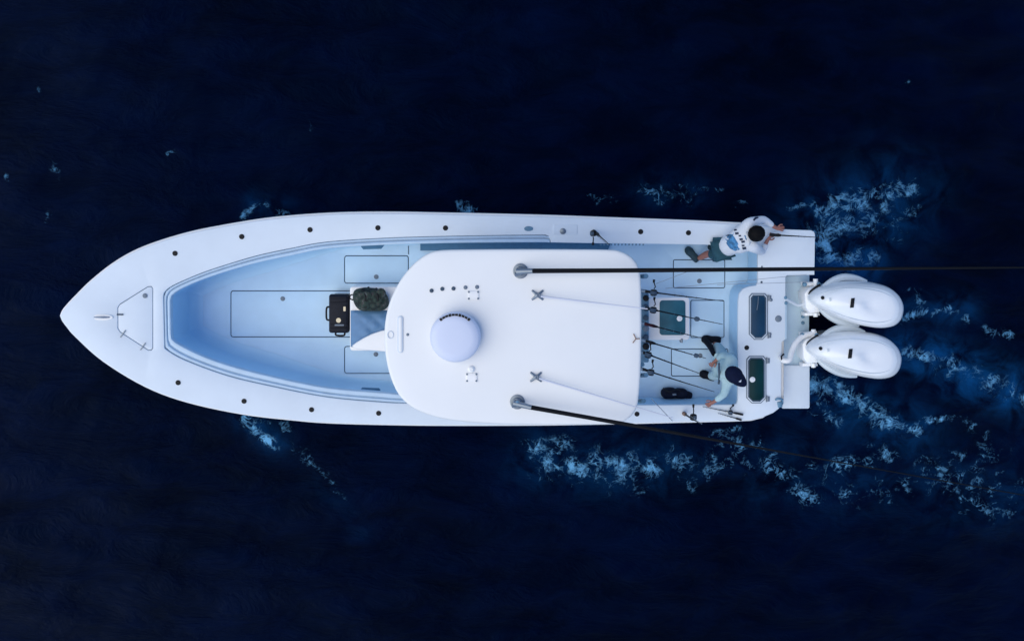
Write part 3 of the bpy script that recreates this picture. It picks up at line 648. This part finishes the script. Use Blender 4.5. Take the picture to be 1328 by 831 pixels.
# rod-holder tubes under the aft edge of the top
for x, y in ((834, 358.5), (834, 486.5), (831, 520), (829, 473)):
    add('rocket_holder', join(tube([P(x - 2, y, 2.5), P(x + 4, y - .4, 2.72)], .03, 10), tube([P(x - 2, y, 2.5), P(x - 14, y, 2.9)], .014, 6)), 'tray', B, top)

# ================================================================== FISHING RODS
def rod(label, p0, p1, reel_t=None, side=1, grip='black', grip_t=0.26, r0=.011, line_to=None, group='rods in the rack behind the hardtop', floatt=None, big=1.0, sag=.03):
    p0, p1 = Vector(p0), Vector(p1)
    T = Thing('fishing_rod', p0, label, 'fishing rod', group)
    n = 14; pts = []
    for k in range(n):
        t_ = k / (n - 1); pts.append(p0.lerp(p1, t_) + Vector((0, 0, -sag * 4 * (t_ * t_ - t_) * -1 * -1)))
    add('blank', tube(pts, [r0 * (1 - .72 * k / (n - 1)) for k in range(n)], 8), 'carbon', T)
    d = (p1 - p0).normalized()
    add('grip', tube(lerp_pts(p0 - d * .02, p0.lerp(p1, grip_t), 5), [r0 * 1.5, r0 * 1.9, r0 * 1.6, r0 * 1.9, r0 * 1.3], 10), grip, T)
    sd = d.cross(Vector((0, 0, 1)));
    if sd.length < .2: sd = Vector((0, 1, 0))
    sd.normalize(); sd *= side; up = sd.cross(d) * side
    if up.z < 0: up = -up
    if reel_t is not None:
        c_ = p0.lerp(p1, reel_t) + up * .05 * big
        rl_ = add('reel', join(tube([c_ - sd * .045 * big, c_ - sd * .035 * big, c_ + sd * .035 * big, c_ + sd * .045 * big], [.03 * big, .046 * big, .046 * big, .03 * big], 14), tube([c_ - up * .055 * big, c_], .012, 6)), 'black', T)
        add('spool', tube([c_ - sd * .026 * big + up * .004, c_ + sd * .026 * big + up * .004], .047 * big, 14), 'seal', T, rl_)
        h = c_ + sd * .055 * big
        add('crank', join(tube([h, h + sd * .03 * big + d * .02, h + sd * .09 * big - d * .01], .008, 6), tube([h + sd * .085 * big - d * .012, h + sd * .13 * big - d * .012], [.014, .018], 8)), 'black', T, rl_)
    for t_ in (.42, .56, .68, .79, .89, .97):
        c_ = p0.lerp(p1, t_) + up * .014; rr = .016 * (1.15 - t_ * .7)
        a1 = up; a2 = d.cross(up)
        add('guide', tube([c_ + (a1 * math.cos(k * .7854) + a2 * math.sin(k * .7854)) * rr for k in range(9)], .003, 5, False), 'steel', T)
    if floatt:
        c_ = p0.lerp(p1, floatt) + up * .012; add('lure', tube([c_ - d * .04, c_ - d * .02, c_ + d * .02, c_ + d * .04], [.006, .030, .030, .006], 10), 'seal', T)
    if line_to: add('line', tube([p0.lerp(p1, .3), Vector(line_to)], .0035, 5), 'line', T)
    return T
RK = [((833, 377.3, 1.25), (939, 390.5, 2.05), .17, -1, 'black', None, 'fishing rod nearest the starboard side in the rack behind the hardtop'),
      ((832.5, 398.5, 1.25), (937.5, 420.5, 2.05), .17, -1, 'black', .70, 'second rod from the starboard side in the rack, crossing the teal livewell lid'),
      ((832.5, 418.8, 1.25), (909, 438, 1.95), None, 1, 'redgrip', None, 'rod with a dark red grip and no reel showing, over the livewell corner'),
      ((834, 441, 1.25), (915.5, 464.5, 2.0), None, 1, 'black', .86, 'rod with a dark lure near its tip, just below the livewell box'),
      ((831, 455.8, 1.25), (908, 484.3, 2.05), .17, -1, 'black', None, 'rod with reel pointing at the dark shoe of the person in the cap'),
      ((830, 477.5, 1.25), (926.5, 507.8, 2.05), .18, -1, 'black', None, 'rack rod nearest the port side, long and with a reel')]
for p0, p1, rt, sd, gr, fl_, lab in RK:
    a_, b_ = P(*p0), P(*p1); d_ = (b_ - a_).normalized()
    add('rod_rack_tube', join(tube([a_ - d_ * .10, a_ + d_ * .06], .026, 10), tube([Vector((a_.x + .02, a_.y, .93)), a_ - d_ * .02], .014, 8)), 'alu', B, lpst)
    rod(lab, P(*p0), P(*p1), rt, sd, gr, .27 if gr == 'redgrip' else .2, .0125, None, 'rods in the rack behind the hardtop', fl_, 1.0)
rod('rod with reel standing in the starboard deck edge beside the hardtop', P(769.8, 299.5, 1.0), P(790, 317, 2.45), .20, -1, 'black', .35, .014, None, 'rods standing in the deck edge', None, .9)
rod('rod with brown cork butt standing in the port deck edge', P(886.6, 535.8, 1.0), P(909, 549.5, 2.3), .38, 1, 'cork', .12, .016, None, 'rods standing in the deck edge', None, 1.0)
rod('dark rod lying on the port deck edge near the stern', P(962, 537.2, 1.018), P(911, 527, 1.016), .30, 1, 'black', .2, .009, None, 'rods lying on the port deck edge', None, .7, 0.0)
rod('thin rod lying outermost on the port deck edge near the stern', P(960, 544, 1.016), P(931, 535.5, 1.014), None, 1, 'black', .2, .008, None, 'rods lying on the port deck edge', None, .7, 0.0)
rod('rod held aft over the starboard corner by the bare-headed person', P(1000, 304.6, 1.10), P(1064, 308, 1.16), None, 1, 'black', .2, .013, None, None, None, 1.0, 0.0)
# loose fishing lines
def loose(label, a_, b_, r_=.0035):
    T = Thing('fishing_line', P(*a_), label, 'fishing line', 'fishing lines stretched over the cockpit')
    add('strand', tube(lerp_pts(P(*a_), P(*b_), 4), r_, 5), 'line', T)
loose('thin line rising from the first reel towards the floor hatch by the starboard side', (850.5, 368, 1.35), (891, 352.5, 1.6))
loose('thin line stretched from the rack aft across the stern to the upper motor', (863, 374, 1.4), (1046, 356, 1.3))
loose('thin line ending just short of the upper motor bracket', (930, 369, 1.5), (1055, 365.5, 1.2))
loose('thin line slanting down from the hardtop corner to the port deck edge', (845, 517, 2.2), (872, 545.5, 1.02), .005)

# ================================================================== CASE AND BAGS
C = Thing('hard_case', P(438, 408, FZ), 'black hard plastic case with gold round sticker on the bow floor', 'case')
cz = 0.36
body = ccw(PL(rrect(426, 382.5, 451.5, 432, 3), FZ + cz))
bd = add('shell', rings([[Vector((p.x, p.y, FZ)) for p in offs(body, .015)], dz(offs(body, .006), -.2), dz(offs(body, .006), -.105), dz(offs(body, -.006), -.10), dz(offs(body, -.006), -.075), dz(offs(body, .004), -.07), dz(offs(body, .005), -.02), dz(offs(body, .02), -.003), offs(body, .03)], True, True), 'case', C)
for y in (388, 393, 421, 426.5): add('rib', slab(PL(rrect(428, y - 1.1, 450, y + 1.1, .8), FZ + cz + .012), .02, .005), 'case', C)
add('handle', tube(spline([P(427, 398, FZ + cz - .09), P(423.8, 399, FZ + cz - .08), P(423.2, 407, FZ + cz - .08), P(423.8, 414, FZ + cz - .08), P(427, 415, FZ + cz - .09)], 4), .014, 8), 'black', C)
add('handle', tube(spline([P(435.5, 431, FZ + cz - .09), P(436, 434.5, FZ + cz - .08), P(446, 434.8, FZ + cz - .08), P(447, 431, FZ + cz - .09)], 4), .014, 8), 'black', C)
add('sticker', lathe(P(439, 415.3, FZ + cz + .001), [(.036, 0), (.036, .003)], 20), 'gold', C)
add('sticker', slab(PL(rrect(445.3, 397.5, 448.3, 403.5, .8), FZ + cz + .004), .004, .001), 'gold', C)
add('name_plate', slab(PL(rrect(434, 420.5, 446, 422.5, .5), FZ + cz + .014), .004, .001), 'grey', C)
for y in (390, 424): add('latch', box(P(451.6, y, FZ + cz - .14), .025, .07, .09, 0, .005), 'black', C)
def lump(c_, sx, sy, sz, rot, amp, seed, n=28, mres=14, pw=2.6, freq=5.0):
    V_, F_ = [], []; R3 = Matrix.Rotation(rot, 3, 'Z')
    se = lambda v, e__: math.copysign(abs(v) ** (2 / e__), v)
    for j in range(mres + 1):
        ph = -math.pi / 2 + math.pi * j / mres
        for i in range(n):
            th = 2 * math.pi * i / n
            p_ = Vector((sx * se(math.cos(ph), pw) * se(math.cos(th), pw), sy * se(math.cos(ph), pw) * se(math.sin(th), pw), sz * se(math.sin(ph), pw)))
            k_ = 1 + amp * mnoise.noise(p_ * freq + Vector((seed, 0, 0))) + amp * .5 * mnoise.noise(p_ * freq * 2.7 + Vector((seed, 5, 0)))
            V_.append(R3 @ (p_ * k_) + Vector(c_) + Vector((0, 0, sz)))
    for j in range(mres):
        for i in range(n): F_.append((j * n + i, j * n + (i + 1) % n, (j + 1) * n + (i + 1) % n, (j + 1) * n + i))
    return V_, F_
G = Thing('camouflage_bag', P(482, 388, .80), 'dark green camouflage bag lying on the front seat next to the quilted cushion', 'bag')
gb = add('body', lump(P(482.5, 387, .80), .27, .165, .13, -.05, .16, 3.0), 'camo', G, ang=80)
for (x, y), s_, sd_ in (((474, 384, ), .075, 1), ((488, 391), .085, 2), ((493, 381), .07, 3), ((476, 394), .06, 4)):
    add('pocket', lump(P(x, y, 1.0), s_ * 1.3, s_, .035, .3 * sd_, .2, sd_ * 3.1, 16, 8), 'camo', G, ang=80)
for pts in ([(470, 374, 1.0), (474, 386, 1.075), (471, 400, .97)], [(488, 373.5, 1.0), (490, 386, 1.08), (489, 401, .97)]):
    add('strap', tube(spline([P(*p) for p in pts], 5), .012, 6), 'black', G)
add('carry_loop', tube(spline([P(458, 382, .9), P(454.5, 383, .9), P(454, 387, .9), P(458, 389, .92)], 4), .010, 6), 'black', G)
add('buckle', box(P(478, 373, .92), .03, .03, .02, .3, .004), 'black', G)
D = Thing('gear_bag', P(876, 509, FZ), 'dark navy soft gear bag slumped on the floor against the port side', 'bag')
add('body', lump(P(866, 507.5, FZ), .12, .085, .11, .1, .14, 8), 'bagdark', D, ang=80)
add('side_pouch', lump(P(880, 508.5, FZ), .11, .08, .09, -.1, .16, 11), 'bagdark', D, ang=80)
add('end_pouch', lump(P(891, 511, FZ), .075, .06, .06, -.2, .16, 15, 18, 9), 'bagdark', D, ang=80)
add('strap', tube(spline([P(860, 503, FZ + .19), P(868, 508, FZ + .25), P(878, 505, FZ + .20), P(888, 512, FZ + .13)], 5), .010, 6), 'black', D)
add('tag', slab(PL([(872, 510.5), (877, 510), (877.5, 512.5), (872.5, 513)], FZ + .215), .006, .002), 'grey', D)

# ================================================================== PEOPLE
def skin_mesh(name, chains, material, T, parent=None, sub=2):
    """chains: list of joint chains [(pos, radius), ...]; a chain that starts at a joint already used is welded to it"""
    V_, R_, E_, roots = [], [], [], []; idx = {}
    for ch in chains:
        prev = None
        for p_, r_ in ch:
            key = tuple(round(x, 4) for x in p_)
            if key not in idx:
                idx[key] = len(V_); V_.append(tuple(Vector(p_) - T.base)); R_.append(r_)
                if prev is None: roots.append(idx[key])
            i_ = idx[key]
            if prev is not None: E_.append((prev, i_))
            prev = i_
    me_ = bpy.data.meshes.new(name + '_skeleton'); me_.from_pydata(V_, E_, [])
    o_ = bpy.data.objects.new(name + '_tmp', me_); col.objects.link(o_)
    md = o_.modifiers.new('Skin', 'SKIN'); md.use_smooth_shade = True; md.branch_smoothing = 0.3
    sv = me_.skin_vertices[0].data
    for i_, r_ in enumerate(R_): sv[i_].radius = r_ if isinstance(r_, tuple) else (r_, r_)
    for i_ in roots: sv[i_].use_root = True
    s_ = o_.modifiers.new('Sub', 'SUBSURF'); s_.levels = sub; s_.render_levels = sub
    dg = bpy.context.evaluated_depsgraph_get(); dg.update()
    out = bpy.data.meshes.new_from_object(o_.evaluated_get(dg)); out.name = name
    bpy.data.objects.remove(o_); bpy.data.meshes.remove(me_)
    out.materials.clear(); out.materials.append(M[material])
    out.polygons.foreach_set('use_smooth', [True] * len(out.polygons))
    o2 = bpy.data.objects.new(name, out); col.objects.link(o2); o2.parent = parent or T.o
    return o2
def hand_chains(wrist, dirn, palm_n, s=1, curl=.5):
    """palm and five fingers"""
    d = Vector(dirn).normalized(); n_ = Vector(palm_n); n_ = (n_ - d * n_.dot(d)).normalized(); sd = d.cross(n_) * s
    w_ = Vector(wrist); pc = w_ + d * .055
    ch = [[(w_, .026), (w_ + d * .03, (.036, .022)), (pc + d * .015, (.040, .020)), (pc + d * .035, (.036, .017))]]
    for k, L_ in ((-1.5, .060), (-.5, .074), (.5, .078), (1.5, .070)):
        b_ = pc + d * .022 + sd * k * .0195
        q1 = b_ + d * (L_ * .45); q2 = q1 + (d * math.cos(curl) + n_ * math.sin(curl)) * (L_ * .35); q3 = q2 + (d * math.cos(curl * 2) + n_ * math.sin(curl * 2)) * (L_ * .3)
        ch.append([(b_, .0095), (q1, .0095), (q2, .009), (q3, .0075)])
    b_ = w_ + d * .035 + sd * .022; t1 = b_ + (d * .6 + sd * .8).normalized() * .035; t2 = t1 + (d * .9 + sd * .3 + n_ * .3).normalized() * .03; t3 = t2 + (d + n_ * .4).normalized() * .022
    ch.append([(b_, .013), (t1, .011), (t2, .010), (t3, .008)])
    return ch
def head_chain(neck, top_, face, r_=.082):
    """joints from neck to crown plus nose, chin and ears"""
    n_, t_ = Vector(neck), Vector(top_); ax = (t_ - n_).normalized(); f_ = Vector(face); f_ = (f_ - ax * f_.dot(ax)).normalized(); sd = ax.cross(f_)
    L_ = (t_ - n_).length
    c0_ = n_ + ax * L_ * .42 + f_ * .012; c1_ = n_ + ax * L_ * .70
    return [[(n_, .055), (c0_, r_ * .82), (c1_, r_ * .98), (n_ + ax * L_ * .90 - f_ * .005, r_ * .72)],
            [(c0_ + f_ * .06 - ax * .012, .03), (c0_ + f_ * .075 - ax * .04, .022)],
            [(c0_ + f_ * .075 + ax * .03, .011), (c0_ + f_ * .096 + ax * .008, .014)]] + \
           [[(c0_ + sd * s * .066 + ax * .03, .012), (c0_ + sd * s * .080 + ax * .012 - f_ * .008, .014)] for s in (-1, 1)], (c1_, ax, f_, sd)
def sole(name, heel, toe, up, material, T, wd=.048, hgt=.075):
    h, t_ = Vector(heel), Vector(toe); d = (t_ - h).normalized(); L_ = (t_ - h).length; u = Vector(up); u = (u - d * u.dot(d)).normalized(); sd = d.cross(u)
    out = []
    prof_ = [(0, .55), (.06, .85), (.2, .95), (.45, .9), (.7, 1.1), (.88, .95), (.97, .6), (1.0, .3)]
    loop = [h + d * L_ * a_ + sd * wd * b_ for a_, b_ in prof_] + [h + d * L_ * a_ - sd * wd * b_ for a_, b_ in reversed(prof_)]
    c_ = h + d * L_ * .5
    hts = [u * 0, u * .028, u * .03, u * hgt * .75, u * hgt]
    rs_ = []
    for k, hh in enumerate(hts):
        sc = (1.0, 1.04, .97, .86, .45)[k]
        rs_.append([c_ + (p_ - c_) * sc + hh - (d * L_ * .12 if k == 4 else Vector()) for p_ in loop])
    n_ = len(loop); V_ = [p_ for r_ in rs_ for p_ in r_]; F_ = []
    for k in range(4):
        for i_ in range(n_): j_ = (i_ + 1) % n_; F_.append((k * n_ + i_, k * n_ + j_, (k + 1) * n_ + j_, (k + 1) * n_ + i_))
    F_ += [tuple(range(n_)), tuple(4 * n_ + i_ for i_ in range(n_))]
    return add(name, (V_, F_), material, T, ang=60)
def cap_shell(c_, ax, f_, sd, r_, material, T, name, lo=-.15, scale=(1.0, 1.0, 1.0), n=24, mres=9, jit=0.0):
    V_, F_ = [], []
    for j in range(mres + 1):
        ph = lo + (math.pi / 2 - lo) * j / mres
        for i in range(n):
            th = 2 * math.pi * i / n; k_ = 1 + jit * mnoise.noise(Vector((math.cos(th) * 3, math.sin(th) * 3, ph * 4)))
            V_.append(c_ + (f_ * math.cos(th) * math.cos(ph) * scale[0] + sd * math.sin(th) * math.cos(ph) * scale[1] + ax * math.sin(ph) * scale[2]) * r_ * k_)
    for j in range(mres):
        for i in range(n): F_.append((j * n + i, j * n + (i + 1) % n, (j + 1) * n + (i + 1) % n, (j + 1) * n + i))
    return add(name, (V_, F_), material, T, ang=60)
Z3 = Vector((0, 0, 1))
# ---- person bending over the starboard deck edge, seen from behind and above
A = Thing('person', P(925, 333, FZ), 'bare-headed person in white shirt with blue print leaning over the starboard side', 'person')
hipc = P(938, 322, 1.02); chest = P(959, 311.5, 1.28); neck = P(974, 305.5, 1.40); crown = P(985.5, 301.5, 1.52)
shL, shR = P(971, 288.5, 1.36), P(978.5, 321, 1.36)
hpL, hpR = P(934, 315.5, .99), P(937.5, 330, .99)
elL, wrL = P(991, 284.5, 1.22), P(1006, 295.6, 1.14)
elR, wrR = P(988, 327, 1.10), P(995, 312, 1.08)
knR, anR = P(918, 329, .66), P(905.5, 335.5, .47)
knL, anL = P(936, 324, .68), P(926, 321, .45)
facing = Vector((.75, .15, -.75))
hd, (hc, hax, hf, hsd) = head_chain(neck, crown, facing)
body = [[(hipc, .10), (hipc.lerp(chest, .5), .09), (chest, .10), (neck - (neck - chest) * .25, .06)] + hd[0],
        [(chest, .10), (shL, .05), (elL, .040), (wrL, .028)], [(chest, .10), (shR, .05), (elR, .040), (wrR, .028)],
        [(hipc, .10), (hpL, .08), (knL, .06), (anL, .040)], [(hipc, .10), (hpR, .08), (knR, .06), (anR, .040)]] + hd[1:]
body += hand_chains(wrL, (1, -.12, -.15), (0, 0, -1), 1, .6) + hand_chains(wrR, (.5, .6, -.1), (0, 0, -1), -1, .8)
skin_mesh('body', body, 'skin', A)
sh = skin_mesh('shirt', [[(hipc.lerp(chest, .03), .150), (hipc.lerp(chest, .35), .165), (hipc.lerp(chest, .7), .175), (chest.lerp(neck, .15), .165), (chest.lerp(neck, .62), .115), (neck, .085), (neck.lerp(crown, .22), .075)],
      [(chest.lerp(neck, .15), .165), (shL.lerp(chest, .25), .115), (shL, .085), (shL.lerp(elL, .55), .066), (elL, .058), (elL.lerp(wrL, .8), .040)],
      [(chest.lerp(neck, .15), .165), (shR.lerp(chest, .25), .115), (shR, .085), (shR.lerp(elR, .55), .066), (elR, .058), (elR.lerp(wrR, .75), .042)]], 'shirt', A)
skin_mesh('shorts', [[(hipc + (hipc - chest) * .12, .145), (hpL, .112), (hpL.lerp(knL, .85), .088)], [(hipc + (hipc - chest) * .12, .145), (hpR, .112), (hpR.lerp(knR, .85), .088)]], 'shorts', A)
sole('shoe', P(905, 338.5, .43), P(889.5, 321.5, .40), (0, .1, 1), 'shoe', A, .056, .08)
sole('shoe', P(931, 323, .385), P(918, 319, .385), (0, 0, 1), 'shoe', A)
cap_shell(hc + hax * .008 - hf * .028, hax, hf, hsd, .122, 'hair', A, 'hair', -.75, (1.0, .92, .95), 32, 14, .09)
# printed picture and lettering on the back of the shirt, laid onto the cloth
tree = bvh_of(sh, A)
def stamp(px_loop, name, material, parent, lift=.004):
    vf = stamp_vf(px_loop, tree, 1.5, lift)
    if vf: add(name, vf, material, A, parent, ang=80)
zz = lambda pts: [(860 + x / 7.378, 270 + y / 7.378) for x, y in pts]
stamp(zz([(600, 262), (640, 225), (672, 232), (690, 290), (715, 330), (735, 395), (690, 408), (640, 385), (610, 345), (596, 300)]), 'print', 'print', sh)
for k in range(7):
    t_ = k / 6; x = 688 + 88 * t_ + 16 * math.sin(math.pi * t_) + (5, -4, 3, -2, 4, -4, 0)[k]; y = 212 + 172 * t_ + (0, 4, -3, 2, -4, 3, 0)[k]; s_ = (13, 17, 12, 16, 17, 13, 19)[k]
    stamp(zz([(x - s_ * 1.1, y - s_ * .6), (x + s_ * .9, y - s_ * .8), (x + s_ * 1.1, y + s_ * .3), (x - s_ * .8, y + s_ * .55)]), 'letter', 'ink', sh, .006)
stamp(zz([(776, 262), (786, 260), (800, 300), (792, 306)]), 'letter', 'print', sh, .006)
stamp(zz([(858, 112), (880, 88), (908, 86), (912, 96), (888, 104), (868, 126)]), 'sleeve_mark', 'ink', sh, .006)
# ---- person in the cap standing at the transom
H = Thing('person', P(922, 465, FZ), 'person in navy cap and pale teal clothes standing between the rods and the transom', 'person')
hipc = P(939, 474, 1.0); chest = P(944, 478.5, 1.36); neck = P(947.5, 483, 1.56); crown = P(954.3, 487.8, 1.79)
shL, shR = P(949, 464, 1.42), P(943.5, 496, 1.42)
hpL, hpR = P(938, 466, .95), P(935.5, 483, .95)
knL, anL = P(934.5, 455, .70), P(926, 444.5, .46)
knR, anR = P(926, 487, .72), P(920, 487, .47)
elL, wrL = P(937.5, 460, 1.16), P(929, 466.5, 1.05)
elR, wrR = P(939, 511, 1.20), P(926.5, 520.5, 1.08)
facing = Vector((.74, -.66, -.05))
hd, (hc, hax, hf, hsd) = head_chain(neck, crown, facing)
body = [[(hipc, .10), (hipc.lerp(chest, .5), .09), (chest, .10), (neck - (neck - chest) * .25, .06)] + hd[0],
        [(chest, .10), (shL, .05), (elL, .040), (wrL, .028)], [(chest, .10), (shR, .05), (elR, .040), (wrR, .028)],
        [(hipc, .10), (hpL, .075), (knL, .055), (anL, .040)], [(hipc, .10), (hpR, .075), (knR, .055), (anR, .040)]] + hd[1:]
body += hand_chains(wrL, (-.5, -.55, -.1), (0, 0, -1), 1, .9) + hand_chains(wrR, (-.8, -.5, -.2), (0, 0, -1), -1, .7)
skin_mesh('body', body, 'skin', H)
skin_mesh('shirt', [[(hipc.lerp(chest, .02), .15), (hipc.lerp(chest, .5), .15), (chest, .16), (chest.lerp(neck, .6), .115), (neck, .085)],
      [(chest, .16), (shL.lerp(chest, .25), .11), (shL, .085), (shL.lerp(elL, .55), .068), (elL, .060), (elL.lerp(wrL, .85), .042)],
      [(chest, .16), (shR.lerp(chest, .25), .11), (shR, .085), (shR.lerp(elR, .55), .068), (elR, .060), (elR.lerp(wrR, .88), .046)]], 'sun', H)
skin_mesh('trousers', [[(hipc, .14), (hpL, .108), (knL, .088), (knL.lerp(anL, .75), .070)], [(hipc, .14), (hpR, .108), (knR, .083), (knR.lerp(anR, .6), .066)]], 'sun', H)
sole('shoe', P(934, 440.5, FZ + .002), P(909.5, 439.5, FZ + .002), (0, 0, 1), 'shoe2', H, .058, .10)
sole('shoe', P(927, 490, FZ + .002), P(907.5, 483, FZ + .002), (0, 0, 1), 'shoe2', H, .058, .10)
add('dark_leg_tube', tube([P(915, 441, FZ + .07), P(921, 449, .62), P(926, 460, .80)], [.05, .045, .03], 10), 'shoe2', H)  # dark tapered tube running from the shoe up beside the leg
cp = cap_shell(hc + hax * .015 - hf * .012, hax, hf, hsd, .122, 'navy', H, 'cap', -.25, (1.12, .95, .92), 28, 10, .02)
V, F = [], []
for j in range(6):
    for i in range(13):
        th = math.radians(-62 + 124 * i / 12); rr = .118 + .12 * j / 5 * math.cos(th * .85) ** .7
        V.append(hc + hax * (.008 - .028 * (j / 5) ** 1.4) + hf * rr * math.cos(th) * 1.02 + hsd * min(.108, rr * .95) * math.sin(th))
for j in range(5):
    for i in range(12): k = j * 13 + i; F.append((k, k + 1, k + 14, k + 13))
V2 = [p - hax * .006 for p in V]; n0 = len(V); F += [tuple(reversed([i + n0 for i in q])) for q in F[:60]]
add('peak', (V + V2, F), 'navy', H, cp, ang=60)
add('emblem', stamp_vf([(957.5, 494.5), (961, 491.8), (964, 494.5), (962, 498), (959, 498.5)], bvh_of(cp, H), 1.75, .006), 'shirt', H, cp)
add('shoulder_strap', tube(spline([P(932.5, 471, 1.50), P(932.5, 480, 1.45), P(933, 489, 1.36), P(932, 497, 1.2)], 4), .016, 8), 'seal', H)
